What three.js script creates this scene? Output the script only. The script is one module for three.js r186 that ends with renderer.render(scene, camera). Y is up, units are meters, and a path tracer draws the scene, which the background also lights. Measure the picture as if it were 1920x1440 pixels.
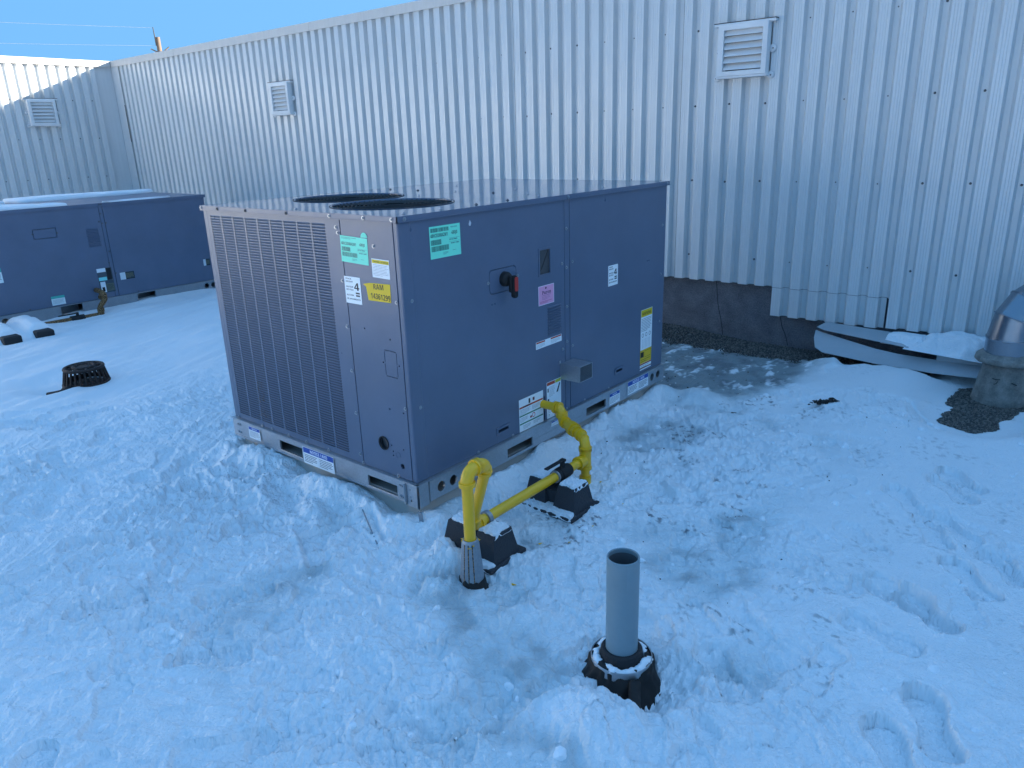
import * as THREE from 'three';
import { mergeGeometries, mergeVertices } from 'three/addons/utils/BufferGeometryUtils.js';
import { ImprovedNoise } from 'three/addons/math/ImprovedNoise.js';
import { RoundedBoxGeometry } from 'three/addons/geometries/RoundedBoxGeometry.js';

// ------------------------------------------------------------------ camera, sky, sun, exposure
const scene = new THREE.Scene();
const camera = new THREE.PerspectiveCamera(54.6, 4 / 3, 0.05, 2000);
camera.position.set(-1.9939, 1.6369, 2.2303);
camera.rotation.set(-0.320234, -0.873165, -0.032760, 'YXZ');
scene.add(camera);
const renderer = new THREE.WebGLRenderer({ antialias: true });
renderer.toneMapping = THREE.LinearToneMapping;
renderer.toneMappingExposure = 5.1;
renderer.shadowMap.enabled = true;

const SUN = new THREE.Vector3(1, 0.41, 0.85).normalize();
{
  const W = 512, H = 256, d = new Float32Array(W * H * 4), v = new THREE.Vector3();
  const hor = [0.036, 0.104, 0.178], zen = [0.022, 0.082, 0.19];
  for (let j = 0; j < H; j++) for (let i = 0; i < W; i++) {
    const ph = (i + 0.5) / W * Math.PI * 2 - Math.PI, th = (j + 0.5) / H * Math.PI - Math.PI / 2;
    v.set(Math.cos(th) * Math.sin(ph), Math.sin(th), Math.cos(th) * Math.cos(ph));
    // equirect: u = atan2(z, x)
    v.set(Math.cos(th) * Math.cos(ph), Math.sin(th), Math.cos(th) * Math.sin(ph));
    const y = Math.max(v.y, 0), k = Math.pow(y, 0.35), a = Math.acos(Math.min(1, v.dot(SUN)));
    const glow = 0.2 * Math.exp(-Math.pow(a / 0.35, 2)), side = 0.1 * Math.exp(-a / 1.0);
    const o = (j * W + i) * 4;
    for (let c = 0; c < 3; c++) d[o + c] = hor[c] + (zen[c] - hor[c]) * k + glow * [1.0, 0.92, 0.78][c] + side * [0.75, 0.9, 1.0][c];
    d[o + 3] = 1;
  }
  const t = new THREE.DataTexture(d, W, H, THREE.RGBAFormat, THREE.FloatType);
  t.mapping = THREE.EquirectangularReflectionMapping; t.magFilter = t.minFilter = THREE.LinearFilter; t.needsUpdate = true;
  scene.background = t; scene.environment = t;
}
const sun = new THREE.DirectionalLight(new THREE.Color().setRGB(1.0, 0.89, 0.75), 5);
sun.position.copy(SUN).multiplyScalar(60); sun.castShadow = true; sun.shadow.mapSize.set(4096, 4096);
Object.assign(sun.shadow.camera, { left: -25, right: 25, top: 25, bottom: -25, near: 1, far: 150 });
scene.add(sun, sun.target);

// ------------------------------------------------------------------ helpers
let seed = 7; const rnd = () => ((seed = (seed * 1664525 + 1013904223) >>> 0) / 4294967296);
const rr = (a, b) => a + (b - a) * rnd();
const N3 = new ImprovedNoise(), noise = (x, y, z = 0) => N3.noise(x, y, z);
const fbm = (x, y, o = 4, z = 0) => { let s = 0, a = 0.5; for (let i = 0; i < o; i++) { s += a * noise(x, y, z + i * 7.3); x *= 2.03; y *= 2.03; a *= 0.5; } return s; };
const sst = (a, b, x) => { const t = Math.min(1, Math.max(0, (x - a) / (b - a))); return t * t * (3 - 2 * t); };
const lin = (r, g, b) => new THREE.Color().setRGB(r, g, b);
const used = {};
const numbered = (n) => { const k = used[n] = (used[n] ?? -1) + 1; return k ? n + '_' + String(k).padStart(3, '0') : n; };
function metreUV(g) {
  const p = g.attributes.position, uv = new Float32Array(p.count * 2), a = new THREE.Vector3(), b = new THREE.Vector3(), c = new THREE.Vector3();
  for (let i = 0; i < p.count; i += 3) {
    a.fromBufferAttribute(p, i); b.fromBufferAttribute(p, i + 1).sub(a); c.fromBufferAttribute(p, i + 2).sub(a); b.cross(c);
    const X = Math.abs(b.x), Y = Math.abs(b.y), Z = Math.abs(b.z);
    for (let k = i; k < i + 3; k++) {
      const x = p.getX(k), y = p.getY(k), z = p.getZ(k);
      uv[2 * k] = X >= Y && X >= Z ? z : x; uv[2 * k + 1] = Y > X && Y > Z ? z : y;
    }
  }
  g.setAttribute('uv', new THREE.BufferAttribute(uv, 2)); return g;
}
function mg(list, keepUV) {
  const out = [].concat(list).map((g) => { const h = g.index ? g.toNonIndexed() : g.clone(); for (const k of Object.keys(h.attributes)) if (!['position', 'normal', 'uv'].includes(k)) h.deleteAttribute(k); if (!h.attributes.normal) h.computeVertexNormals(); return keepUV ? h : metreUV(h); });
  return out.length > 1 ? mergeGeometries(out) : out[0];
}
const shad = (m) => { m.castShadow = m.receiveShadow = true; return m; };
function thing(name, label, category, [x, y, z] = [0, 0, 0], group) {
  const o = new THREE.Group(); o.name = numbered(name); o.position.set(x, y, z); o.userData = { label, category }; if (group) o.userData.group = group;
  scene.add(o); return o;
}
function part(name, geos, mat, parent, keepUV) {      // geometry in world metres, set under its thing
  const g = mg(geos, keepUV), m = shad(new THREE.Mesh(g, mat)); m.name = name;
  let px = 0, py = 0, pz = 0; for (let q = parent; q && q !== scene; q = q.parent) { px += q.position.x; py += q.position.y; pz += q.position.z; }
  g.translate(-px, -py, -pz); parent.add(m); return m;
}
function single(name, geos, mat, label, category, base, group, keepUV) {   // a thing that is one mesh
  const g = mg(geos, keepUV); g.translate(-base[0], -base[1], -base[2]);
  const m = shad(new THREE.Mesh(g, mat)); m.name = numbered(name); m.position.set(...base); m.userData = { label, category }; if (group) m.userData.group = group; scene.add(m); return m;
}
function structure(name, geos, mat, keepUV) { const m = shad(new THREE.Mesh(mg(geos, keepUV), mat)); m.name = numbered(name); m.userData.kind = 'structure'; scene.add(m); return m; }
function place(name, geo, mat, parent, x, y, z, rot) {   // shared geometry, world position
  const m = shad(new THREE.Mesh(geo, mat)); m.name = name; let px = 0, py = 0, pz = 0; for (let q = parent; q && q !== scene; q = q.parent) { px += q.position.x; py += q.position.y; pz += q.position.z; } m.position.set(x - px, y - py, z - pz); if (rot) m.rotation.set(...rot); parent.add(m); return m;
}
const box = (x0, x1, y0, y1, z0, z1) => new THREE.BoxGeometry(Math.abs(x1 - x0), Math.abs(y1 - y0), Math.abs(z1 - z0)).translate((x0 + x1) / 2, (y0 + y1) / 2, (z0 + z1) / 2);
const rbox = (x0, x1, y0, y1, z0, z1, r = 0.004) => new RoundedBoxGeometry(Math.abs(x1 - x0), Math.abs(y1 - y0), Math.abs(z1 - z0), 2, r).translate((x0 + x1) / 2, (y0 + y1) / 2, (z0 + z1) / 2);
const V = (x, y, z) => new THREE.Vector3(x, y, z);
function rod(a, b, r, r2 = r, seg = 20, open = false) {
  const d = V(...b).sub(V(...a)), g = new THREE.CylinderGeometry(r2, r, d.length(), seg, 1, open);
  g.applyQuaternion(new THREE.Quaternion().setFromUnitVectors(V(0, 1, 0), d.clone().normalize())); return g.translate((a[0] + b[0]) / 2, (a[1] + b[1]) / 2, (a[2] + b[2]) / 2);
}
const tube = (pts, r, n = 40, s = 16, tension = 0.5) => new THREE.TubeGeometry(new THREE.CatmullRomCurve3(pts.map((p) => V(...p)), false, 'catmullrom', tension), n, r, s);
const lathe = (pts, x, y, z, n = 40) => new THREE.LatheGeometry(pts.map((p) => new THREE.Vector2(...p)), n).translate(x, y, z);
const circ = (x, y, r) => { const p = new THREE.Path(); p.absarc(x, y, r, 0, Math.PI * 2, true); return p; };
const rect = (a0, a1, b0, b1) => new THREE.Path([[a0, b0], [a0, b1], [a1, b1], [a1, b0]].map((p) => new THREE.Vector2(...p)));
const rectS = (a0, a1, b0, b1) => new THREE.Shape([[a0, b0], [a1, b0], [a1, b1], [a0, b1]].map((p) => new THREE.Vector2(...p)));
const poly = (pts) => new THREE.Shape(pts.map((p) => new THREE.Vector2(...p)));
function rrectPts(a0, a1, b0, b1, r, cls = THREE.Path) {
  const p = new cls(); p.moveTo(a0 + r, b0); p.lineTo(a1 - r, b0); p.absarc(a1 - r, b0 + r, r, -Math.PI / 2, 0); p.lineTo(a1, b1 - r); p.absarc(a1 - r, b1 - r, r, 0, Math.PI / 2);
  p.lineTo(a0 + r, b1); p.absarc(a0 + r, b1 - r, r, Math.PI / 2, Math.PI); p.lineTo(a0, b0 + r); p.absarc(a0 + r, b0 + r, r, Math.PI, Math.PI * 1.5); return p;
}
// faces: L is the plane x = off (a = z, outward -x); R is the plane z = off (a = x, outward +z)
const toL = (g, off = 0) => g.applyMatrix4(new THREE.Matrix4().set(0, 0, -1, off, 0, 1, 0, 0, 1, 0, 0, 0, 0, 0, 0, 1));
const toR = (g, off = 0) => g.translate(0, 0, off);
function plate(face, shape, holes, c0, c1, bevel = 0, off = 0) {
  holes.forEach((h) => shape.holes.push(h));
  const g = new THREE.ExtrudeGeometry(shape, { depth: c1 - c0 - 2 * bevel, bevelEnabled: bevel > 0, bevelThickness: bevel, bevelSize: bevel, bevelOffset: -bevel, bevelSegments: 2, curveSegments: 14 }).translate(0, 0, c0 + bevel);
  return face(g, off);
}

// ------------------------------------------------------------------ textures
function noiseTex(n, fn, rep, srgb) {
  const d = new Uint8Array(n * n * 4);
  for (let j = 0; j < n; j++) for (let i = 0; i < n; i++) { const c = fn(i / n, j / n), o = (j * n + i) * 4; for (let k = 0; k < 3; k++) d[o + k] = Math.max(0, Math.min(255, 255 * (c.length ? c[k] : c))); d[o + 3] = 255; }
  const t = new THREE.DataTexture(d, n, n, THREE.RGBAFormat); t.wrapS = t.wrapT = THREE.RepeatWrapping; t.magFilter = THREE.LinearFilter; t.minFilter = THREE.LinearMipmapLinearFilter; t.generateMipmaps = true; t.repeat.set(rep, rep); if (srgb) t.colorSpace = THREE.SRGBColorSpace; t.needsUpdate = true; return t;
}
// tileable gradient noise
const hsh = (i, j, z) => { let h = (i * 374761393 + j * 668265263 + Math.round(z * 10) * 2246822519) | 0; h = Math.imul(h ^ (h >>> 13), 1274126177); h ^= h >>> 16; return (h >>> 0) / 4294967296 * Math.PI * 2; };
const tn = (u, v, f, z = 0) => {
  f = Math.max(1, Math.round(f)); const x = u * f, y = v * f, i = Math.floor(x), j = Math.floor(y), a = x - i, b = y - j, w = (t) => t * t * t * (t * (t * 6 - 15) + 10), m = (k) => ((k % f) + f) % f;
  const g = (di, dj) => { const h = hsh(m(i + di), m(j + dj), z); return Math.cos(h) * (a - di) + Math.sin(h) * (b - dj); }, l = (p, q, t) => p + (q - p) * t;
  return 1.4 * l(l(g(0, 0), g(1, 0), w(a)), l(g(0, 1), g(1, 1), w(a)), w(b));
};
const tfbm = (u, v, f, o = 4, z = 0) => { let s = 0, a = 0.5; for (let i = 0; i < o; i++) { s += a * tn(u, v, f, z + i * 3.1); f *= 2; a *= 0.55; } return s; };
const grainTex = noiseTex(512, (u, v) => 0.5 + 0.9 * tfbm(u, v, 48, 4), 2.2);
const softTex = noiseTex(256, (u, v) => 0.5 + 0.9 * tfbm(u, v, 5, 5, 4), 0.9);
const dustTex = noiseTex(512, (u, v) => { const k = 0.95 + 0.12 * tfbm(u, v, 7, 6, 9) + 0.03 * tfbm(u, v, 90, 2, 2); return [k, k, k * 0.995]; }, 0.55);
const roughTex = noiseTex(256, (u, v) => { const k = 0.92 + 0.2 * tfbm(u, v, 9, 5, 13); return [1, k, 1]; }, 0.7);
const spangle = noiseTex(512, (u, v) => { const k = 0.92 + 0.16 * tfbm(u, v, 60, 2, 1) + 0.12 * tfbm(u, v, 8, 3, 6); return [k, k * 1.0, k * 1.01]; }, 1.6);
const waveTex = noiseTex(128, (u, v) => 0.5 + 0.6 * tfbm(u, v, 3, 2, 7), 0.8);
const sidingTex = (() => {      // faint vertical run marks and chalking on the sheets
  const t = noiseTex(512, (u, v) => { const s = tn(u, 0.37, 60, 3) * 0.03 + 0.5 * (tn(u, 0.1, 24, 8) * (0.5 + tn(v, 0.4, 5, 2))) * 0.08, k = 0.94 + s + 0.06 * tfbm(u, v, 6, 4, 17); return [k * 1.0, k * 0.995, k * 0.98]; }, 1); t.repeat.set(0.8, 0.3); return t;
})();

const std = (color, roughness, o = {}) => new THREE.MeshStandardMaterial({ color, roughness, ...o });
const phys = (color, roughness, o = {}) => new THREE.MeshPhysicalMaterial({ color, roughness, ...o });
const M = {
  paint: phys(lin(0.112, 0.146, 0.218), 0.34, { map: dustTex, roughnessMap: roughTex, bumpMap: waveTex, bumpScale: 0.0011, ior: 1.6 }),
  paintTop: phys(lin(0.112, 0.146, 0.218), 0.1, { map: dustTex, bumpMap: waveTex, bumpScale: 0.004 }),
  paintOld: phys(lin(0.115, 0.148, 0.22), 0.42, { map: dustTex, roughnessMap: roughTex, bumpMap: waveTex, bumpScale: 0.002 }),
  sheetGrey: std(lin(0.1, 0.105, 0.115), 0.6),
  coil: std(lin(0.07, 0.07, 0.072), 0.6, { metalness: 0.3 }),
  nearBlack: std(lin(0.03, 0.03, 0.032), 0.8),  // no sealant: paints the shade in cracks and seam; also plain dark parts
  black: std(lin(0.008, 0.008, 0.009), 0.7),
  galv: phys(lin(0.52, 0.55, 0.58), 0.42, { metalness: 0.85, map: spangle }),
  galvOld: phys(lin(0.34, 0.37, 0.4), 0.5, { metalness: 0.7, map: spangle }),
  screw: phys(lin(0.42, 0.44, 0.47), 0.35, { metalness: 0.8 }),
  screwDark: std(lin(0.11, 0.115, 0.125), 0.5, { metalness: 0.4 }),
  siding: phys(lin(0.63, 0.665, 0.685), 0.3, { map: sidingTex, ior: 1.75 }),
  cap: phys(lin(0.58, 0.57, 0.55), 0.45, { map: sidingTex }),
  looseMetal: phys(lin(0.42, 0.44, 0.46), 0.4, { map: dustTex, bumpMap: waveTex, bumpScale: 0.006 }),
  louvre: phys(lin(0.7, 0.72, 0.73), 0.5, { map: dustTex }),
  louvreEdge: std(lin(0.1, 0.075, 0.06), 0.8),
  concrete: std(lin(0.19, 0.205, 0.235), 0.9, { map: noiseTex(512, (u, v) => { const k = 0.84 + 0.16 * tfbm(u, v, 10, 5, 3) + 0.22 * tfbm(u, v, 110, 2, 5); return [k, k, k]; }, 0.9, true), bumpMap: grainTex, bumpScale: 0.006 }),
  membrane: std(lin(0.5, 0.46, 0.42), 0.75, { map: dustTex, bumpMap: softTex, bumpScale: 0.006 }),
  yellow: phys(lin(0.92, 0.5, 0.008), 0.38, { map: dustTex, bumpMap: softTex, bumpScale: 0.002, clearcoat: 0.25, clearcoatRoughness: 0.3 }),
  rubber: std(lin(0.02, 0.02, 0.022), 0.78, { bumpMap: grainTex, bumpScale: 0.002 }),
  rubberGrey: std(lin(0.035, 0.037, 0.044), 0.8, { map: dustTex, bumpMap: grainTex, bumpScale: 0.002 }),
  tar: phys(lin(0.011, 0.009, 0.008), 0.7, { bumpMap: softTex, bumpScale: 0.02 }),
  pvc: phys(lin(0.215, 0.295, 0.335), 0.42, { map: dustTex }),
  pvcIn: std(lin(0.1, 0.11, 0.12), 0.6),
  flue: phys(lin(0.3, 0.33, 0.37), 0.27, { metalness: 0.9, map: dustTex, bumpMap: waveTex, bumpScale: 0.004 }),
  flueBase: std(lin(0.3, 0.285, 0.26), 0.75, { map: noiseTex(256, (u, v) => { const k = 0.72 + 0.5 * tfbm(u, v, 8, 5, 21) + 0.25 * tfbm(u, v, 60, 2, 3); return [k, k * 0.98, k * 0.95]; }, 2), bumpMap: softTex, bumpScale: 0.006 }),
  iron: std(lin(0.036, 0.019, 0.013), 0.6, { map: noiseTex(256, (u, v) => { const k = 0.6 + 0.9 * tfbm(u, v, 14, 4, 2); return [k * 1.1, k * 0.85, k * 0.75]; }, 3), bumpMap: grainTex, bumpScale: 0.004 }),
  rust: std(lin(0.33, 0.21, 0.11), 0.8, { map: noiseTex(256, (u, v) => { const m = tfbm(u, v, 22, 4, 5) > 0.0; return m ? [1.0, 0.95, 0.85] : [0.32, 0.2, 0.13]; }, 5, true), bumpMap: grainTex, bumpScale: 0.004 }),
  wood: std(lin(0.13, 0.095, 0.07), 0.85, { map: dustTex }),
  red: std(lin(0.45, 0.035, 0.025), 0.45),
  roof: std(lin(0.026, 0.023, 0.02), 0.32, { map: noiseTex(512, (u, v) => { const k = 0.6 + 1.2 * tfbm(u, v, 70, 3, 5) + 0.4 * tfbm(u, v, 6, 3, 2); return [k, k * 0.96, k * 0.9]; }, 0.8), bumpMap: grainTex, bumpScale: 0.02 }),
  pebble: [lin(0.05, 0.045, 0.04), lin(0.09, 0.08, 0.07), lin(0.16, 0.145, 0.125)].map((c) => std(c, 0.7)),
  snowSoft: phys(lin(0.86, 0.88, 0.9), 0.75, { bumpMap: grainTex, bumpScale: 0.006, specularIntensity: 0.4 }),
  snowBit: std(lin(0.86, 0.88, 0.9), 0.8),
  glass: phys(lin(0.085, 0.085, 0.09), 0.25, { map: dustTex }),
};

// ------------------------------------------------------------------ snow-covered roof
const footprints = [];   // x, z, turn, length, depth, tread
const addPrint = (x, z, a, L = 0.29, d = 0.028, tread = 1) => footprints.push([x, z, a, L, d, tread]);
[[0.615, 1.9, -0.8, .036], [0.06, 2.03, -0.45, .045], [1.8, 1.8, -0.75, .03], [1.295, 1.86, -0.8, .025], [0.914, 1.981, -0.7, .03], [1.08, 2.079, -0.6, .03], [-0.13, 1.98, -0.6, .035], [0.98, 1.585, -0.9, .014], [-0.846, 0.787, -1.9, .016], [-0.862, 0.925, -1.7, .014],
  [-0.526, 1.045, 0.3, .016], [-0.978, 0.859, -1.2, .014], [-0.808, 0.848, 1.2, .012], [-0.71, -1.178, 0.4, .016], [-0.742, -0.852, 0.5, .018], [-1.21, -0.127, 0.2, .016], [-1.016, -0.221, 0.9, .014], [-0.939, 0.398, 1.1, .012], [-1.089, 0.611, 0.6, .014], [-0.98, -0.924, 0.1, .015]]
  .forEach(([x, z, a, d]) => addPrint(x, z, a, 0.29, d, 1));
for (let i = 0; i < 240; i++) {            // well-trodden snow in front of and beside the unit
  const x = rr(-2.2, 0.9), z = rr(-3.2, 2.3);
  if (x > -0.15 && z < 0.2) continue;
  addPrint(x, z, rr(-3.1, 3.1), rr(0.26, 0.31), rr(0.007, 0.02), rnd() < 0.6 ? 1 : 0);
}
for (let i = 0; i < 60; i++) addPrint(rr(0.8, 2.8), rr(0.4, 1.5), rr(-3, 3), 0.28, rr(0.005, 0.011), 1);
for (let i = 0; i < 18; i++) addPrint(rr(0.6, 2.6), rr(1.6, 3.2), rr(-1.2, -0.4), 0.29, rr(0.012, 0.03), 1);

function axis(list) { const o = []; for (const [a, b, s] of list) { const n = Math.round((b - a) / s); for (let i = 0; i < n; i++) o.push(a + (b - a) * i / n); } o.push(list[list.length - 1][1]); return o; }
const GX = axis([[-30, -14, 1.2], [-14, -4, 0.25], [-4, -2.1, 0.04], [-2.1, 1.0, 0.0066], [1.0, 3.86, 0.012]]);
const GZ = axis([[-10.6, -7, 0.06], [-7, -3.6, 0.03], [-3.6, -1.2, 0.015], [-1.2, 2.3, 0.0068], [2.3, 3.2, 0.03], [3.2, 16, 0.4]]);
const nx = GX.length, nz = GZ.length, HGT = new Float32Array(nx * nz), DIRT = new Float32Array(nx * nz), ICE = new Float32Array(nx * nz), ICE2 = new Float32Array(nx * nz);
const bare1 = (x, z) => {  // thawed patch between the unit and the wall
  const n = 0.24 * fbm(x * 2.3, z * 2.3, 3, 40), d = Math.hypot((x - 3.1) / 0.88, (z + 0.08) / 0.8);
  return 1 - sst(0.72, 1.12, d + n);
};
const bare2 = (x, z) => { const n = 0.5 * fbm(x * 6, z * 6, 4, 60), a = Math.hypot((x - 3.24) / 0.3, (z - 1.72) / 0.22), b = Math.hypot((x - 2.88) / 0.24, (z - 1.68) / 0.15); return 1 - sst(0.85, 1.12, Math.min(a, b) + n); };
for (let j = 0; j < nz; j++) for (let i = 0; i < nx; i++) {
  const x = GX[i], z = GZ[j], k = j * nx + i;
  const smoothFar = sst(-2.3, -3.4, z), powder = sst(0.9, 1.5, z + 0.25 * x - 0.35 + 0.3 * fbm(x * 1.3, z * 1.3, 2)) * sst(-0.3, 0.5, x), wallSide = sst(1.7, 2.4, x);
  const tr = (1 - smoothFar) * (1 - 0.8 * powder) * (1 - 0.7 * wallSide);
  const icy = sst(0.02, 0.2, fbm(x * 1.5, z * 1.5, 3, 150)) * (1 - smoothFar) * sst(-1.3, -0.5, x) * sst(-0.6, 0.0, z) * (1 - powder) * sst(2.5, 2.0, x); ICE2[k] = icy;
  let h = 0.03 * fbm(x * 0.6, z * 0.6, 2, 3) + 0.012 * fbm(x * 1.9, z * 1.9, 2, 5);
  // trodden, crusty snow
  const wx = x + 0.05 * noise(x * 6, z * 6, 1), wz = z + 0.05 * noise(x * 6, z * 6, 9);
  const bil = Math.abs(noise(wx * 6.5, wz * 6.5, 2)) + 0.5 * Math.abs(noise(wx * 14, wz * 14, 4));
  const rough = 0.3 + 1.15 * sst(-0.22, 0.22, fbm(x * 1.1, z * 1.1, 3, 170)); h -= 0.012 * icy; h += tr * rough * (1 - 0.65 * icy) * (0.013 * (bil - 0.35) + 0.011 * fbm(wx * 11, wz * 11, 3, 12) + 0.012 * Math.abs(noise(wx * 23, wz * 23, 18)) + 0.012 * fbm(wx * 42, wz * 42, 3, 20) * (0.6 + 0.8 * sst(-0.1, 0.3, noise(x * 2.2, z * 2.2, 33))));
  // crust flakes: broken edges
  const cr = noise(wx * 9, wz * 9, 50); h += tr * rough * (1 - 0.6 * icy) * 0.011 * sst(0.05, 0.09, cr) - tr * 0.006 * sst(0.16, 0.19, noise(wx * 13, wz * 13, 55));
  { const m1 = sst(-0.1, 0.25, noise(x * 1.4, z * 1.4, 61)), m2 = 1 - m1, r1 = 1 - Math.abs(noise((x * 0.8 - z * 0.6) * 3.2, (x * 0.6 + z * 0.8) * 24, 63)) * 2, r2 = 1 - Math.abs(noise((x * 0.5 + z * 0.87) * 3.5, (x * 0.87 - z * 0.5) * 22, 66)) * 2; h += tr * 0.009 * (m1 * Math.max(0, r1 - 0.3) + m2 * Math.max(0, r2 - 0.3)); }
  h += (1 - tr) * 0.0035 * fbm(x * 16, z * 16, 3, 70);
  // wind drifts on the far side
  const u = x * 0.85 - z * 0.25, w = x * 0.3 + z * 0.95;
  h += smoothFar * (0.06 * fbm(u * 0.9, w * 2.1, 3, 80) + 0.03 * Math.abs(noise(u * 1.6, w * 5.5, 83)));
  h += powder * 0.03;
  // heap shovelled along the unit's end
  const win = sst(-1.5, -1.15, z) * (1 - sst(-0.22, 0.05, z));
  const hp = Math.exp(-Math.pow((x + 0.17 + 0.08 * noise(z * 3, 0, 5)) / 0.15, 2)) * win;
  h += hp * (0.035 + 0.085 * Math.max(-0.2, fbm(x * 5, z * 5, 3, 90)) + 0.03 * fbm(x * 22, z * 22, 3, 91));
  { const rs = sst(0.16, 0.03, z) * sst(-0.1, 0.02, z) * sst(0.0, 0.1, x) * sst(2.3, 2.15, x), ls = sst(-0.2, -0.06, x) * sst(0.1, 0.0, x) * sst(-1.62, -1.5, z) * sst(0.06, -0.04, z); h += 0.075 * rs * (0.85 + 0.5 * noise(x * 5, z * 5, 21)) + 0.07 * ls * (0.75 + 0.9 * noise(x * 4, z * 3.2, 23)); }
  h -= 0.02 * sst(-0.1, -0.02, x) * win * sst(-1.6, -1.0, z) * (x < 0.1 ? 1 : 0) * (0.6 + noise(z * 4, 2, 8));
  const blob = (cx, cz, r, a, n = 0.3) => a * Math.exp(-(((x - cx) ** 2 + (z - cz) ** 2) / (r * r)) * Math.max(0.35, 1 + n * noise(x * 9, z * 9, 7)));
  h += blob(-0.16, 0.3, 0.1, 0.075, 0.9) + blob(-0.27, 0.42, 0.1, 0.04, 0.6) + blob(-0.46, 1.22, 0.12, 0.055, 0.7) + blob(-0.5, 1.36, 0.14, 0.03) + blob(-0.03, 1.2, 0.16, 0.02);
  h += blob(0.03, 0.1, 0.09, 0.05, 0.6) + blob(2.3, 0.2, 0.14, 0.08, 0.8) + blob(3.45, 0.62, 0.12, 0.07, 1.2) + blob(1.0, 0.12, 0.25, 0.02) ;
  if (z < -5.3 && z > -6.6 && x < 1.2) for (const bx of [0.15, 0.42]) h += 0.085 * Math.exp(-Math.pow((x - bx) / 0.1, 4)) * sst(-5.5, -5.56, z) * sst(-6.5, -6.0, z) + 0.05 * Math.exp(-Math.pow((x - bx) / 0.16, 2)) * sst(-5.45, -5.7, z) * sst(-6.4, -6.0, z);
  h -= blob(-0.224, 1.177, 0.19, 0.1, 0.3) + blob(-0.3, 1.3, 0.1, 0.05) + blob(-0.15, -3.85, 0.22, 0.06) + blob(-0.2, -3.66, 0.1, 0.04);
  // rectangle pressed into the snow beside the unit
  { const ca = Math.cos(0.46), sa = Math.sin(0.46), p = (x + 0.3) * ca + (z + 0.17) * sa, q = -(x + 0.3) * sa + (z + 0.17) * ca, e = Math.max(Math.abs(p) / 0.16, Math.abs(q) / 0.13); h -= 0.008 * (1 - sst(0.9, 1.04, e)) + 0.02 * Math.exp(-Math.pow((e - 1) / 0.05, 2)); h += 0.012 * Math.exp(-Math.pow((e - 1.15) / 0.08, 2)); }
  // snow thrown up under the flue and along the wall
  h += wallSide * 0.025 * sst(0.7, 1.2, z) * sst(1.9, 2.6, x);
  if (x > 2.2 && z > 1.1) { const d2 = Math.min(Math.hypot((x - 3.22) / 0.34, (z - 1.72) / 0.26), Math.hypot((x - 2.84) / 0.27, (z - 1.7) / 0.2)), f = sst(0.9, 2.0, d2); h = h * f - 0.03 * (1 - f); }
  let b = Math.max(bare1(x, z), bare2(x, z));
  b = Math.max(b, sst(3.3, 3.62, x + 0.1 * noise(z * 5, 1, 1)) * (1 - sst(0.3, 0.9, z)) , sst(3.42, 3.5, x + 0.03 * noise(z * 9, 3, 3)) * sst(0.35, 0.55, z) * (1 - sst(1.25, 1.5, z)));
  if (b > 0) { const near = sst(3.62, 3.34, x + 0.1 * noise(z * 5, 4, 4)) * (1 - bare2(x, z)), rdg = fbm(x * 4.2 + z, z * 8, 3, 44) + 0.6 * fbm(x * 17, z * 26, 3, 45), slush = -0.05 + near * (0.026 + 0.02 * rdg + 0.02 * Math.max(0, noise(x * 6, z * 9, 48) - 0.25)); h = h * (1 - b) + b * slush; ICE[k] = b * (1 - sst(0.12, 0.34, rdg)); }
  HGT[k] = h;
  // grit and meltwater dirt lying in the snow
  const dz = sst(0.1, 0.5, x + z * 0.2) * sst(0.15, 0.35, z) * (1 - sst(1.7, 2.4, z)) * (1 - sst(2.4, 3.0, x)) * (1 - powder * 0.8);
  const sp = fbm(x * 38, z * 30, 3, 100), sm = fbm(x * 2.7, z * 2.7, 3, 110) + 0.5 * noise(x * 8, z * 6, 115);
  DIRT[k] = Math.min(1, (0.25 + 0.75 * dz) * (1 - smoothFar) * sst(-0.4, 0.2, x) * sst(0.05, 0.3, z) * 0.85 * sst(0.08, 0.34, sm) * sst(0.06, 0.26, sp) + b * 0.5 * sst(-0.1, 0.25, fbm(x * 6, z * 6, 3, 120)));
}
const lowIdx = (A, v) => { let a = 0, b = A.length - 1; while (a < b) { const m = (a + b) >> 1; if (A[m] < v) a = m + 1; else b = m; } return a; };
for (const [fx, fz, a, L, d, tread] of footprints) {
  const ca = Math.cos(a), sa = Math.sin(a), R = L * 0.85;
  for (let j = lowIdx(GZ, fz - R); j < nz && GZ[j] < fz + R; j++) for (let i = lowIdx(GX, fx - R); i < nx && GX[i] < fx + R; i++) {
    const x = GX[i] - fx, z = GZ[j] - fz, p = (x * ca + z * sa) / L, q = (-x * sa + z * ca) / L;
    // sole outline: narrow waist between ball and heel
    const hw = 0.17 - 0.035 * Math.cos((p + 0.08) * 9) * (Math.abs(p) < 0.5 ? 1 : 0) , e = Math.hypot(Math.max(0, Math.abs(p) - 0.33) / 0.17, 0) , s = Math.max(Math.abs(q) / hw * Math.sqrt(1 + e * e), Math.hypot(e, q / hw * 0.8));
    const jag = 0.08 * noise(GX[i] * 40, GZ[j] * 40, 3), inside = 1 - sst(0.92, 1.03, s + jag), rim = Math.exp(-Math.pow((s - 1.22) / 0.17, 2)) * (0.5 + noise(GX[i] * 14, GZ[j] * 14, 6));
    const k = j * nx + i; HGT[k] += -d * inside + d * 0.32 * rim + (tread ? inside * Math.min(0.006, d * 0.4) * Math.sign(Math.sin(p * 62 + 3 * Math.abs(q) * 8)) * 0.5 : 0);
  }
}
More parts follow.
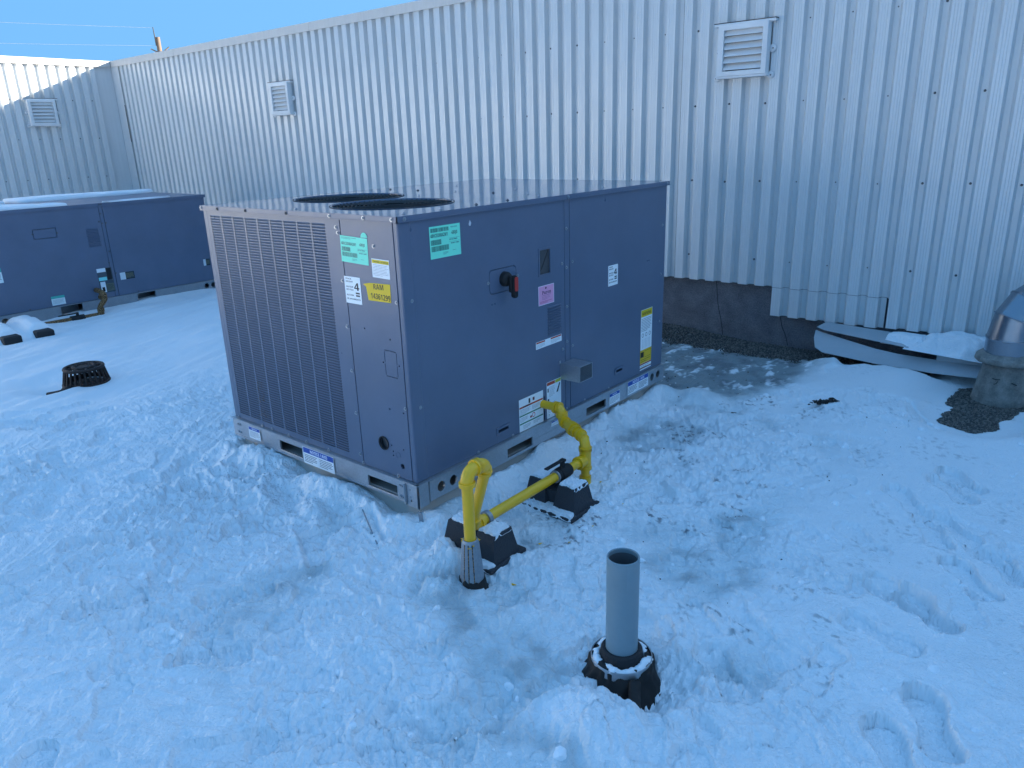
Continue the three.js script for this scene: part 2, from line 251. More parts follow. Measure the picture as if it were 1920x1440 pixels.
const snowAt = (x, z) => { const i = Math.min(nx - 2, Math.max(0, lowIdx(GX, x) - 1)), j = Math.min(nz - 2, Math.max(0, lowIdx(GZ, z) - 1)); return HGT[j * nx + i]; };
{
  const pos = new Float32Array(nx * nz * 3), uv = new Float32Array(nx * nz * 2), col = new Float32Array(nx * nz * 3), idx = new Uint32Array((nx - 1) * (nz - 1) * 6);
  for (let j = 0; j < nz; j++) for (let i = 0; i < nx; i++) {
    const k = j * nx + i, x = GX[i], z = GZ[j]; pos.set([x, HGT[k], z], k * 3); uv.set([x, z], k * 2);
    const ice = 0.5 + 0.5 * noise(x * 2.1, z * 2.1, 200), D = DIRT[k], w = (0.88 - 0.05 * ice) * (1 - 0.66 * ICE[k]) * (1 - ICE2[k] * (0.14 + 0.28 * sst(-0.1, 0.3, fbm(x * 7, z * 7, 3, 160))));
    for (let c = 0; c < 3; c++) col[k * 3 + c] = w * [0.985 - 0.09 * ICE2[k] - 0.1 * ICE[k], 1.0 - 0.02 * ICE2[k], 1.01][c] * (1 - D) + D * [0.1, 0.105, 0.12][c];
  }
  let o = 0; for (let j = 0; j < nz - 1; j++) for (let i = 0; i < nx - 1; i++) { const a = j * nx + i, b = a + 1, c = a + nx, d = c + 1; idx[o++] = a; idx[o++] = c; idx[o++] = b; idx[o++] = b; idx[o++] = c; idx[o++] = d; }
  const g = new THREE.BufferGeometry(); g.setAttribute('position', new THREE.BufferAttribute(pos, 3)); g.setAttribute('uv', new THREE.BufferAttribute(uv, 2)); g.setAttribute('color', new THREE.BufferAttribute(col, 3)); g.setIndex(new THREE.BufferAttribute(idx, 1)); g.computeVertexNormals();
  const snowMat = phys(lin(1, 1, 1), 0.5, { vertexColors: true, bumpMap: grainTex, bumpScale: 0.0045, specularIntensity: 0.55 });
  const m = shad(new THREE.Mesh(g, snowMat)); m.name = 'snow_ground'; m.userData.kind = 'structure'; scene.add(m);
}
structure('roof_surface', box(1.6, 3.9, -0.075, -0.04, -2.2, 3.4), M.roof);
structure('distant_snow_field', new THREE.PlaneGeometry(900, 900).rotateX(-Math.PI / 2).translate(0, -0.16, 0), M.snowSoft);

// ------------------------------------------------------------------ corrugated walls
const P = 0.1419;
function profile(u0, ribs) {      // [u, depth] along the wall; crest, step down (+u), valley, step up
  const o = [];
  for (let i = 0; i < ribs; i++) { const s = u0 + i * P; for (const [u, d] of [[0, .044], [.016, .044], [.018, .0416], [.02, .044], [.034, .044], [.036, .0416], [.038, .044], [.05, .044], [.052, .0416], [.054, .044], [.071, .044], [.083, 0], [.118, 0]]) o.push([s + u, d]); }
  o.push([u0 + ribs * P, .044]); return o;
}
function sheet(pts, y0, y1, map, lift = 0) {
  const pos = [], uv = [];
  for (let i = 0; i < pts.length - 1; i++) { const [a, d] = pts[i], [b, e] = pts[i + 1]; for (const [u, dd, y] of [[a, d, y0], [b, e, y0], [b, e, y1], [a, d, y0], [b, e, y1], [a, d, y1]]) { pos.push(...map(u, y, dd + lift)); uv.push(u, y); } }
  const g = new THREE.BufferGeometry(); g.setAttribute('position', new THREE.Float32BufferAttribute(pos, 3)); g.setAttribute('uv', new THREE.Float32BufferAttribute(uv, 2)); g.computeVertexNormals(); return g;
}
const mapMain = (u, y, d) => [3.814 - d, y, u], mapSide = (u, y, d) => [-u, y, -10.564 + d];
const boltGeo = mg(lathe([[0.0001, .006], [.004, .0055], [.005, .004], [.0052, 0], [.0085, 0], [.0085, -.002]], 0, 0, 0, 8));
function boltsOn(list, parent, dir) {
  const gs = list.map(([x, y, z]) => { const g = boltGeo.clone(); dir === 'x' ? g.rotateZ(Math.PI / 2) : g.rotateX(Math.PI / 2); return g.translate(x, y, z); });
  const m = part('fasteners', gs, M.screwDark, parent); m.userData.kind = 'stuff'; return m;
}
{ // main wall, x = 3.8
  const w = thing('corrugated_wall', 'long pale grey corrugated metal wall rising behind the rooftop unit, with exposed dark base', 'wall', [3.81, 0, 2]);
  const z0 = -0.037 - 77 * P, nP = 31;    // sheets of six ribs
  const bolts = [];
  for (let k = 0; k < nP; k++) {
    const s = z0 + k * 6 * P; if (s > 15.9) break;
    const off = s - 0.985; const bottom = off < -0.2 ? 0.452 : 0.235;
    part('siding_panel', sheet(profile(s, 6), bottom, 2.87, mapMain, (k % 2) * 0.004), M.siding, w, true);
    for (const y of [0.65, 1.25, 1.822, 2.37]) for (let r = 0; r < 6; r += 2) if (rnd() < 0.93) bolts.push([3.812, y + rr(-.006, .006), s + r * P + 0.104]);
  }
  { const pr = profile(-0.037 + P, 6); pr.pop(); part('siding_offcut', sheet(pr, 0.225, 0.4485, mapMain, 0.001), M.siding, w, true); }
  boltsOn(bolts, w, 'x');
  part('base_wall', box(3.845, 4.1, -0.15, 2.9, -10.8, 16), M.concrete, w);
  for (const [z, h] of [[-0.36, .44], [0.19, .24]]) part('crack', tube([[3.8445, -0.02, z + .05], [3.8445, h * .3, z + .02], [3.8445, h * .55, z - .01], [3.8445, h, z - .035]], 0.003, 12, 5), M.nearBlack, w);  // dark tubes painted in for the shade inside the cracks
  let z = -10.53; const lens = [2.0, 3.1, 3.05, 3.05, 3.05, 3.05, 3.05, 3.05, 3.05];
  for (const L of lens) { part('parapet_cap', [plate(toR, poly([[3.752, 2.856], [3.765, 2.856], [3.765, 2.87], [4.14, 2.87], [4.14, 2.97], [3.752, 2.945]]), [], z + 0.002, z + L - 0.002, 0.003), ], M.cap, w); z += L; }
}
{ // side wall, z = -10.55
  const w = thing('corrugated_wall', 'pale corrugated metal wall at the far end, its upper part in warm sunlight', 'wall', [-4, 0, -10.6]);
  const bolts = [];
  for (let k = 0; k < 22; k++) {
    const s = -3.505 + k * 6 * P; part('siding_panel', sheet(profile(s, 6), 0.3, 2.87, mapSide, (k % 2) * 0.002), M.siding, w, true);
    if (k < 6) for (const y of [0.65, 1.25, 1.822, 2.37]) for (let r = 0; r < 6; r += 2) bolts.push([-(s + r * P + 0.104), y, -10.562]);
  }
  boltsOn(bolts, w, 'z');
  part('corner_trim', [box(3.49, 3.8, 0.3, 2.87, -10.56, -10.548), box(3.763, 3.7685, 0.3, 2.87, -10.54, -10.3)], M.siding, w);
  part('seam_shade', box(3.7615, 3.7655, 1.75, 2.3, -10.303, -10.29), M.nearBlack, w);  // solid dark strip standing in for the shade in an open seam
  part('base_wall', box(-15, 3.8, -0.15, 2.9, -10.9, -10.6), M.concrete, w);
  let x = 3.745; for (const L of [2.9, 3.05, 3.05, 3.05, 3.05, 3.05]) { part('parapet_cap', plate(toL, poly([[-10.495, 2.856], [-10.508, 2.856], [-10.508, 2.87], [-10.95, 2.87], [-10.95, 2.97], [-10.495, 2.945]].map(([a, b]) => [a, b])), [], -x + 0.002, -x + L - 0.002, 0.003), M.cap, w); x -= L; }
}

{ // inferred, unseen wall, added to darken the unit's long side
  const w = thing('corrugated_wall', 'inferred unseen corrugated metal wall, added to darken the long side of the rooftop unit', 'wall', [-1.5, 0, 6.1]);
  const map = (u, y, d) => [u, y, 6.04 - d];
  for (let k = 0; k < 8; k++) part('siding_panel', sheet(profile(-3.0 + k * 6 * P, 6), 0.25, 2.87, map), M.siding, w, true);
  part('base_wall', box(-3.0, 3.84, -0.15, 2.9, 6.06, 6.35), M.concrete, w);
  part('parapet_cap', box(-3.02, 3.84, 2.86, 2.95, 5.97, 6.4), M.cap, w);
}

// wall louvre vents
function wallVent(label, pos, turn) {
  // local frame: width along +a, outward +c
  const t = thing('louvre_vent', label, 'vent', pos, 'square louvre vents on the corrugated walls'); t.rotation.y = turn;
  const q = new THREE.Group(); q.position.set(0, 0, 0); // parts are built round the origin
  const pp = (name, g, m) => { const me = shad(new THREE.Mesh(mg(g), m)); me.name = name; t.add(me); return me; };
  pp('hood', [plate(toR, rectS(-0.19, 0.19, 0.02, 0.375), [rect(-0.145, 0.15, 0.055, 0.335)], 0.0, 0.07, 0.004), box(-0.165, 0.165, 0.03, 0.36, 0.0, 0.008)], M.louvre);
  for (let i = 0; i < 6; i++) { const y = 0.075 + i * 0.047; pp('slat', plate(toL, poly([[0.024, y + 0.0325], [0.028, y + 0.0345], [0.062, y - 0.011], [0.058, y - 0.013]]), [], -0.149, 0.144).applyMatrix4(new THREE.Matrix4()), M.louvre); }
  pp('back_plate', box(-0.145, 0.15, 0.055, 0.335, 0.0085, 0.011), M.sheetGrey);
  pp('top_flange', [rbox(-0.232, 0.232, 0.366, 0.386, 0.0, 0.05, 0.004)], M.louvre);
  pp('flange_edge', rbox(-0.236, 0.236, 0.386, 0.392, 0.0, 0.05, 0.002), M.louvreEdge);
  pp('bottom_flange', rbox(-0.195, 0.195, 0.004, 0.02, 0.0, 0.066, 0.004), M.louvre);
  const tab = (x, y, r) => [lathe([[0.0001, .012], [r * .55, .012], [r, .006], [r, 0]], 0, 0, 0, 20).rotateX(Math.PI / 2).translate(x, y, 0.004)];
  for (const [a, b, r] of [[-0.21, 0.012, 0.024], [0.205, 0.012, 0.026], [-0.205, 0.19, 0.022], [0.208, 0.19, 0.028]]) pp('mounting_lug', tab(a, b, r), M.louvre);
  for (const [x, y] of [[-0.215, 0.012], [0.21, 0.01], [-0.21, 0.19], [0.214, 0.19], [-0.225, 0.376], [0.222, 0.376]]) pp('lug_screw', rod([x, y, 0.01], [x, y, 0.02], 0.006, 0.005, 8), M.screwDark);
  return t;
}
wallVent('white louvre vent high on the long wall, on the ribs above the exposed dark base', [3.768, 2.0, -0.235], -Math.PI / 2);
wallVent('white louvre vent on the long wall, close to the corner where the two walls meet', [3.768, 1.975, -6.09], -Math.PI / 2);
wallVent('white louvre vent on the end wall, on the edge of the sunlight', [2.635, 2.0, -10.518], 0);

// ------------------------------------------------------------------ printed labels
function canvasTex(w, h, draw) { const c = document.createElement('canvas'); c.width = w; c.height = h; const x = c.getContext('2d'); draw(x, w, h); const t = new THREE.CanvasTexture(c); t.colorSpace = THREE.SRGBColorSpace; t.anisotropy = 8; return t; }
const fill = (x, c, a, b, w, h) => { x.fillStyle = c; x.fillRect(a, b, w, h); };
const bars = (x, a, b, w, h, c = '#0c2b2b') => { let p = a; while (p < a + w - 5) { const k = 1 + Math.floor(rnd() * 4); fill(x, c, p, b, k, h); p += k + 1 + Math.floor(rnd() * 3); } };
const lines = (x, a, b, w, n, s, c = '#444', th = 2) => { for (let i = 0; i < n; i++) { let p = a; const e = a + w * (i === n - 1 ? 0.6 : rr(0.86, 1)); while (p < e) { const k = rr(6, 24); fill(x, c, p, b + i * s, Math.min(k, e - p), th); p += k + 4; } } };
const txt = (x, s, a, b, f, c = '#111', maxW) => { x.font = f; x.fillStyle = c; maxW ? x.fillText(s, a, b, maxW) : x.fillText(s, a, b); };
const green = (torn) => canvasTex(512, 384, (x, w, h) => {
  fill(x, '#7ff0cf', 0, 0, w, h); if (!torn) { bars(x, 20, 24, 300, 46); txt(x, 'MADE IN USA', 352, 40, '18px sans-serif'); } else lines(x, 20, 20, 300, 2, 16, '#28504a', 5);
  x.save(); x.translate(16, 130); x.scale(1, 1.5); txt(x, '48HCED08A2M1', 0, 0, 'bold 38px sans-serif', '#0c2b2b', 312); txt(x, '-6B0J0', 340, -6, 'bold 36px sans-serif', '#0c2b2b', 130); x.restore();
  bars(x, 20, 160, 170, 62); txt(x, '4213C79663', 322, 190, 'bold 24px sans-serif', '#0c2b2b', 170); fill(x, '#1d4a46', 320, 164, 175, 2); fill(x, '#1d4a46', 320, 206, 175, 2); txt(x, 'WSN07 C9663', 345, 234, 'bold 22px sans-serif', '#0c2b2b', 150);
  bars(x, 20, 236, 290, 62); lines(x, 210, 320, 90, 3, 12, '#1d4a46', 3); lines(x, 370, 312, 100, 1, 12, '#1d4a46', 3);
});
const stack = canvasTex(256, 384, (x, w, h) => {
  fill(x, '#f4f6f6', 0, 0, w, h); [['STACK', 44], ['HEIGHT', 84], ['HAUTEUR', 158], ['DE PILE', 198], ['ALTURA', 276]].forEach(([s, y]) => txt(x, s, 20, y, 'bold 32px sans-serif', '#151515', 116));
  txt(x, 'DE APILAMIENTO', 20, 330, 'bold 32px sans-serif', '#151515', 216); txt(x, '4', 150, 190, 'bold 150px sans-serif', '#111', 84); fill(x, '#111', 168, 218, 62, 22); fill(x, '#111', 168, 254, 62, 22);
});
const caution = canvasTex(320, 256, (x, w, h) => { fill(x, '#f1f2f2', 0, 0, w, h); fill(x, '#e3c413', 6, 14, w - 12, 48); txt(x, '\u26A0 CAUTION / ATTENTION', 16, 50, 'bold 30px sans-serif', '#1a1a10', w - 32); lines(x, 20, 82, 280, 8, 20, '#555', 4); });
const ramTag = canvasTex(512, 256, (x, w, h) => { fill(x, '#e9c21c', 0, 0, w, h); x.save(); x.translate(190, 96); x.rotate(-0.03); txt(x, 'RAM', 0, 0, 'bold 92px sans-serif', '#14100a', 210); x.restore(); x.save(); x.translate(130, 214); x.rotate(0.02); txt(x, '14361299', 0, 0, 'bold 98px sans-serif', '#14100a', 370); x.restore(); });
const pinkLabel = canvasTex(256, 220, (x, w, h) => { fill(x, '#efeaf0', 0, 0, w, h); fill(x, '#e3a0c2', 6, 6, w - 12, h - 12); txt(x, 'Puron', 58, 100, 'bold 54px serif', '#2a1430', 150); x.beginPath(); x.arc(122, 32, 12, 0, 7); x.fillStyle = '#2a1430'; x.fill(); fill(x, '#5a2a50', 56, 112, 146, 3); lines(x, 60, 128, 140, 3, 14, '#7a3a64', 3); lines(x, 20, 178, 215, 2, 14, '#b03a5c', 5); });
const noticeWide = canvasTex(512, 200, (x, w, h) => { fill(x, '#eef2f4', 0, 0, w, h); fill(x, '#1d4fa8', 6, 6, w - 12, 62); txt(x, 'NOTICE / AVIS', 120, 56, 'bold 50px sans-serif', '#f4f8ff', 290); lines(x, 20, 88, 220, 5, 20, '#3c4650', 8); lines(x, 272, 88, 220, 5, 20, '#3c4650', 8); fill(x, '#8a939a', 255, 80, 2, 110); });
const noticeSmall = canvasTex(256, 200, (x, w, h) => { fill(x, '#eef2f4', 0, 0, w, h); fill(x, '#1d4fa8', 6, 6, w - 12, 50); txt(x, 'NOTICE', 76, 46, 'bold 36px sans-serif', '#f4f8ff', 110); lines(x, 18, 76, 220, 6, 18, '#56606a', 6); });
const warnStrip = canvasTex(512, 90, (x, w, h) => { fill(x, '#eef3f5', 0, 0, w, h); fill(x, '#c0431c', 8, 6, 170, 18); fill(x, '#c0431c', 290, 6, 214, 18); txt(x, '\u26A0 \u2742', 205, 60, '46px sans-serif', '#15191c', 80); lines(x, 12, 36, 175, 4, 12, '#8b969c', 4); lines(x, 296, 36, 200, 4, 12, '#8b969c', 4); });
const instr = canvasTex(384, 352, (x, w, h) => {
  fill(x, '#edf1f2', 0, 0, w, h); fill(x, '#22282c', 150, 24, 26, 52); fill(x, '#6a2a2a', 215, 30, 30, 34); fill(x, '#b8431f', 6, 84, w - 12, 18); fill(x, '#3a1510', 60, 86, 120, 12); lines(x, 14, 116, 165, 5, 12, '#7a858c', 4); lines(x, 205, 116, 165, 4, 12, '#7a858c', 4);
  fill(x, '#2e7d5a', 6, 176, w - 12, 14); lines(x, 14, 204, 120, 4, 13, '#7a858c', 4); x.strokeStyle = '#c02a2a'; x.lineWidth = 7; x.beginPath(); x.arc(225, 224, 22, 0, 7); x.stroke(); fill(x, '#8c1d1d', 170, 222, 26, 22); fill(x, '#2e7d5a', 6, 262, w - 12, 14); lines(x, 60, 292, 120, 4, 12, '#7a858c', 4); lines(x, 220, 292, 120, 3, 12, '#7a858c', 4);
});
const instr2 = canvasTex(256, 410, (x, w, h) => { fill(x, '#edf1f2', 0, 0, w, h); fill(x, '#b8431f', 6, 6, 140, 34); fill(x, '#c9bf2a', 152, 6, 98, 34); fill(x, '#23292d', 16, 70, 18, 44); fill(x, '#23292d', 16, 190, 26, 26); x.fillStyle = '#20262a'; x.beginPath(); x.moveTo(226, 50); x.lineTo(240, 60); x.lineTo(200, 150); x.lineTo(170, 150); x.fill(); lines(x, 46, 60, 100, 9, 13, '#7a858c', 4); lines(x, 20, 240, 130, 9, 13, '#7a858c', 4); txt(x, '?', 24, 396, 'bold 44px sans-serif', '#20262a'); });
const tallLabel = canvasTex(220, 560, (x, w, h) => {
  fill(x, '#eef2f2', 0, 0, w, h); fill(x, '#e0c21a', 4, 4, w - 8, 62); txt(x, 'WARNING', 22, 52, 'bold 40px sans-serif', '#2a2508', 176); lines(x, 14, 82, 192, 9, 14, '#6f7a80', 5); for (const a of [24, 92, 160]) { x.strokeStyle = '#2c3438'; x.lineWidth = 4; x.beginPath(); x.arc(a + 18, 236, 16, 0, 7); x.stroke(); } for (let i = 0; i < 6; i++) fill(x, '#6f7a80', 40 + i * 28, 270, 3, 90);
  fill(x, '#e3b81c', 0, 372, w, 126); fill(x, '#2a2718', 8, 392, 62, 50); x.strokeStyle = '#9a7a10'; x.lineWidth = 4; x.strokeRect(90, 388, 118, 58); lines(x, 14, 462, 190, 2, 16, '#7a6410', 6); fill(x, '#a5381c', 0, 500, w, 12); lines(x, 10, 520, 196, 2, 12, '#6f7a80', 4); fill(x, '#7c2a18', 0, 538, w, 10);
});
const oldLabels = canvasTex(256, 256, (x, w, h) => { fill(x, '#3f4a55', 0, 0, w, h); fill(x, '#dfe6ea', 0, 0, 150, 40); txt(x, '\u2742', 40, 36, '36px sans-serif', '#1a2024'); fill(x, '#7fd8d8', 10, 92, 140, 36); fill(x, '#46525c', 10, 48, 140, 44); fill(x, '#0d0f10', 160, 4, 80, 120); fill(x, '#dfe6ea', 20, 140, 86, 110); txt(x, '\u2742', 34, 180, '34px sans-serif', '#1a2024'); fill(x, '#15191c', 40, 196, 44, 46); fill(x, '#5e655a', 112, 164, 136, 78); lines(x, 120, 176, 120, 5, 12, '#2c302a', 5); });
const oldLabel2 = canvasTex(256, 110, (x, w, h) => { fill(x, '#cfd8dc', 0, 0, 96, h); txt(x, '\u2742', 14, 84, '78px sans-serif', '#15191c', 70); fill(x, '#41474a', 96, 6, 154, h - 16); lines(x, 108, 24, 130, 5, 14, '#7d7a55', 6); });
const oldLabel3 = canvasTex(256, 180, (x, w, h) => { fill(x, '#dbe6e8', 0, 0, w, h); fill(x, '#49b3a4', 0, 0, w, 50); lines(x, 16, 70, 220, 6, 16, '#7f8b90', 6); });
const paper = (t) => phys(0xffffff, 0.5, { map: t, side: THREE.DoubleSide });
function sticker(parent, face, a0, a1, b0, b1, tex, c, tilt = 0) {
  const g = new THREE.PlaneGeometry(a1 - a0, b1 - b0).rotateZ(tilt).translate((a0 + a1) / 2, (b0 + b1) / 2, 0); face(g, 0); face === toL ? g.translate(-c, 0, 0) : g.translate(0, 0, c);
  return part('label', g, paper(tex), parent, true);
}

// ------------------------------------------------------------------ rooftop unit
const UL = 2.19, UW = 1.46, CURB = [1.095, -0.06, -0.73];
single('roof_curb', (() => {   // membrane-clad curb with flared foot
  const g = [], a = [0.03, UL - 0.03, -UW + 0.03, -0.03], b = [-0.06, UL + 0.09, -UW - 0.08, 0.1], y0 = -0.07, y1 = 0.1, ym = 0.02, q = [0.01, UL - 0.01, -UW + 0.01, -0.01];
  const ring = (r, y) => [[r[0], y, r[3]], [r[1], y, r[3]], [r[1], y, r[2]], [r[0], y, r[2]]], pos = [];
  const R = [ring(b, y0), ring(q, ym), ring(a, y1)]; for (let k = 0; k < 2; k++) for (let i = 0; i < 4; i++) { const A = R[k][i], B = R[k][(i + 1) % 4], C = R[k + 1][(i + 1) % 4], D = R[k + 1][i]; pos.push(...A, ...B, ...C, ...A, ...C, ...D); }
  const T = R[2]; pos.push(...T[0], ...T[1], ...T[2], ...T[0], ...T[2], ...T[3]); const h = new THREE.BufferGeometry(); h.setAttribute('position', new THREE.Float32BufferAttribute(pos, 3)); h.computeVertexNormals(); return h;
})(), M.membrane, 'beige membrane-covered roof curb under the large grey rooftop unit', 'roof curb', CURB);

const U = thing('rooftop_unit', 'large grey packaged rooftop air conditioner with louvred end and green barcode labels', 'air conditioner', [1.095, 0.1, -0.73]);
const screwGeo = mg([rod([0, 0, 0], [0, 0, 0.0018], 0.0085, 0.0085, 12), rod([0, 0, 0], [0, 0, 0.0065], 0.0052, 0.0045, 6)].map((g) => g));
const screwL = (s, y, m = M.screw, off = 0) => place('screw', screwGeo, m, U, -off, y, -s, [0, -Math.PI / 2, 0]);
const screwR = (x, y, m = M.screw, off = 0) => place('screw', screwGeo, m, U, x, y, off);
// core that stands behind the panel gaps and openings
part('inner_cabinet', [box(0.02, 0.024, 0.2, 1.33, -UW + 0.03, -0.03), box(0.03, UL - 0.03, 0.2, 1.33, -0.05, -0.046), box(0.02, UL, 0.2, 0.204, -UW + 0.02, -0.02)], M.sheetGrey, U);
part('condenser_coil', [box(0.012, 0.018, 0.215, 1.32, -UW + 0.03, -0.36)], M.coil, U);
// base rails with fork pockets
const railL = (a0, a1, holes) => plate(toL, rectS(a0, a1, 0.1, 0.205), holes, 0.0, 0.012, 0.0015);
part('base_rail', [railL(-UW - 0.012, -0.06, [rect(-1.03, -0.835, 0.12, 0.172), rect(-0.325, -0.125, 0.115, 0.167)]), box(-0.02, 0.05, 0.205, 0.2085, -UW - 0.012, 0), box(-0.0145, -0.012, 0.185, 0.2, -UW, -0.06), box(-0.0138, -0.012, 0.1, 0.111, -UW, -0.06)], M.galv, U);
part('base_rail', [plate(toR, rectS(0.06, UL + 0.012, 0.1, 0.205), [rect(0.602, 0.804, 0.116, 0.162), rect(1.303, 1.505, 0.118, 0.166), circ(0.133, 0.148, 0.024), circ(0.212, 0.148, 0.024), circ(2.05, 0.153, 0.024), circ(2.125, 0.153, 0.024)], 0.0, 0.012, 0.0015), box(0, UL + 0.012, 0.205, 0.2085, -0.05, 0.02), box(0.06, 0.59, 0.186, 0.199, 0.012, 0.0142), box(0.82, 1.29, 0.14, 0.143, 0.012, 0.0138)], M.galv, U);
part('base_rail', [box(UL, UL + 0.012, 0.1, 0.205, -UW, 0), box(0, UL, 0.1, 0.205, -UW - 0.012, -UW)], M.galv, U);
part('corner_bracket', [plate(toL, rectS(-0.056, 0.016, 0.094, 0.203), [circ(-0.03, 0.122, 0.006)], 0.008, 0.016, 0.0015), plate(toR, rectS(-0.016, 0.05, 0.094, 0.203), [], 0.008, 0.016, 0.0015)], M.galv, U);
part('bracket_edge', box(-0.03, -0.012, 0.1, 0.2, -0.0615, -0.0575), M.galv, U);
for (const [s, y] of [[1.42, .175], [1.4, .175], [1.42, .13], [1.4, .13], [0.1, .18], [0.085, .178], [0.1, .125], [0.085, .122], [0.034, .175], [0.034, .14]]) screwL(s, y, M.screw, 0.012);
// corner posts
const post = (x0, x1, z0, z1) => rbox(x0, x1, 0.208, 1.336, z0, z1, 0.008);
part('corner_post', post(-0.002, 0.07, -0.028, 0.002), M.paint, U);
part('corner_post', post(UL - 0.03, UL + 0.001, -0.03, 0.0), M.paint, U);
part('corner_post', post(-0.001, 0.04, -UW - 0.001, -UW + 0.04), M.paint, U);
part('rear_panel', [box(0.04, UL, 0.208, 1.336, -UW, -UW + 0.02), box(UL - 0.02, UL, 0.208, 1.336, -UW, -0.03)], M.paint, U);
// louvred coil panel
{
  const zL = -UW + 0.004, zR = -0.362, y0 = 0.21, y1 = 1.333, cols = 9, rows = 82, pitch = 0.01306, top = 1.309, cp = 0.1055, a0 = -1.4, w = 0.0962, h = 0.0086, c = 0.0034;
  const pos = [], quad = (A, B, C, D) => pos.push(...A, ...B, ...C, ...A, ...C, ...D), pt = (a, b, d = 0) => [-d, b, a], Q = (p, q, r, s) => quad(pt(p, r), pt(q, r), pt(q, s), pt(p, s)), T = (A, B, C) => pos.push(...A, ...B, ...C);
  const yb = top - (rows - 1) * pitch - h;
  Q(zL, zR, top, y1); Q(zL, zR, y0, yb); Q(zL, a0, yb, top); Q(a0 + 8 * cp + w, zR, yb, top);
  for (let i = 0; i < cols; i++) {
    const l = a0 + i * cp, r = l + w; if (i < cols - 1) Q(r, l + cp, yb, top);
    for (let j = 0; j < rows; j++) { const t = top - j * pitch, b = t - h; if (j < rows - 1) Q(l, r, t - pitch, b); T(pt(l, t), pt(l, t - c), pt(l + c, t)); T(pt(r, t), pt(r - c, t), pt(r, t - c)); T(pt(l, b), pt(l + c, b), pt(l, b + c)); T(pt(r, b), pt(r, b + c), pt(r - c, b)); }
  }
  const g = new THREE.BufferGeometry(); g.setAttribute('position', new THREE.Float32BufferAttribute(pos, 3)); g.computeVertexNormals();
  const lp = part('louvre_panel', [g, box(0.0, 0.02, y0, y1, zL - 0.001, zL), box(0.0, 0.02, y0, y1, zR, zR + 0.001)], M.paint, U);
  // one pressed slot: blade slopes inward to a dark gap
  const s = []; const e = (a, b) => [0.0042 * (-b / h), b, a]; const tri = (A, B, C) => s.push(...A, ...B, ...C);
  const A = e(c, 0), B = e(w - c, 0), C = e(w - 0.0065, -h * 0.45), D = e(w - 0.0095, -h * 0.99), E2 = e(c, -h * 0.99), F = e(0, -h * 0.5); tri(A, F, E2); tri(A, E2, D); tri(A, D, C); tri(A, C, B);
  const sg = new THREE.BufferGeometry(); sg.setAttribute('position', new THREE.Float32BufferAttribute(s, 3)); sg.computeVertexNormals(); metreUV(sg);
  const rest = []; let n = 0;
  for (let i = cols - 1; i >= 0; i--) for (let j = 0; j < rows; j++) { const z = a0 + i * cp, y = top - j * pitch; if (n++ < 300) place('louvre_slot', sg, M.paint, lp, 0.0005, y, z); else rest.push(sg.clone().translate(0.0005, y, z)); }
  part('louvre_slots', rest, M.paint, lp).userData.kind = 'stuff';
  // dead leaves and grit caught in the louvres
  const bits = []; for (let k = 0; k < 90; k++) { const y = 0.27 + Math.pow(rnd(), 1.5) * 0.2, z = -1.165 + rr(-0.05, 0.05) * (0.5 + (0.47 - y) * 2.5); bits.push(new THREE.TetrahedronGeometry(rr(0.002, 0.005)).rotateX(rr(0, 6)).rotateY(rr(0, 6)).scale(0.4, 1, 1).translate(-0.001, y, z)); }
  part('leaf_litter', bits, std(lin(0.16, 0.11, 0.07), 0.9), U).userData.kind = 'stuff';
}
// narrow panel beside the coil
{
  const slots = []; const k = (a0, a1, b0, b1) => slots.push(rect(a0, a1, b0, b1)), g = 0.0028;
  for (const [a, b] of [[-0.142, -0.11], [-0.106, -0.072]]) { k(a, b, 0.794, 0.794 + g); k(a, b, 0.679, 0.679 + g); }
  for (const [a, b] of [[0.686, 0.735], [0.741, 0.79]]) { k(-0.1455, -0.1455 + g, a, b); k(-0.0705, -0.0705 + g, a, b); }
  const dots = [[.141, .528], [.053, .527], [.150, .354], [.142, .328], [.143, .308], [.072, .352], [.156, .739], [.056, .738], [.260, .874], [.100, .847]].map(([s, y]) => circ(-s, y, 0.0042));
  const ep = part('end_panel', plate(toL, rectS(-0.356, -0.031, 0.21, 1.333), [circ(-0.2, 0.354, 0.028), circ(-0.088, 0.267, 0.0125), ...dots, ...slots], -0.01, 0.0, 0.001), M.paint, U);
  part('knockout', [plate(toL, rectS(-0.139, -0.0745, 0.684, 0.791), [], -0.004, -0.0012), lathe([[0.0135, 0], [0.0135, .0012], [0.0145, .0012], [0.0145, 0]], 0, 0, 0, 24).rotateZ(Math.PI / 2).translate(-0.0004, 0.318, -0.111)], M.paint, ep);
  part('pipe_grommet', lathe([[0.029, 0], [0.033, .001], [0.033, .004], [0.028, .004], [0.027, -.008]], 0, 0, 0, 30).rotateZ(Math.PI / 2).translate(-0.0005, 0.354, -0.2), M.rubber, ep);
}
for (let i = 0; i < 6; i++) screwL(0.378, 1.275 - i * 0.204);
screwL(0.153, 1.232); screwL(0.038, 1.012, M.screw, 0.002); screwL(0.036, 0.552, M.screw, 0.002); screwL(0.387, 1.298);
for (const s of [1.42, 1.19, 1.1, .95, .8, .62, .36, .12]) screwL(s, 0.216, M.screw, 0.001);
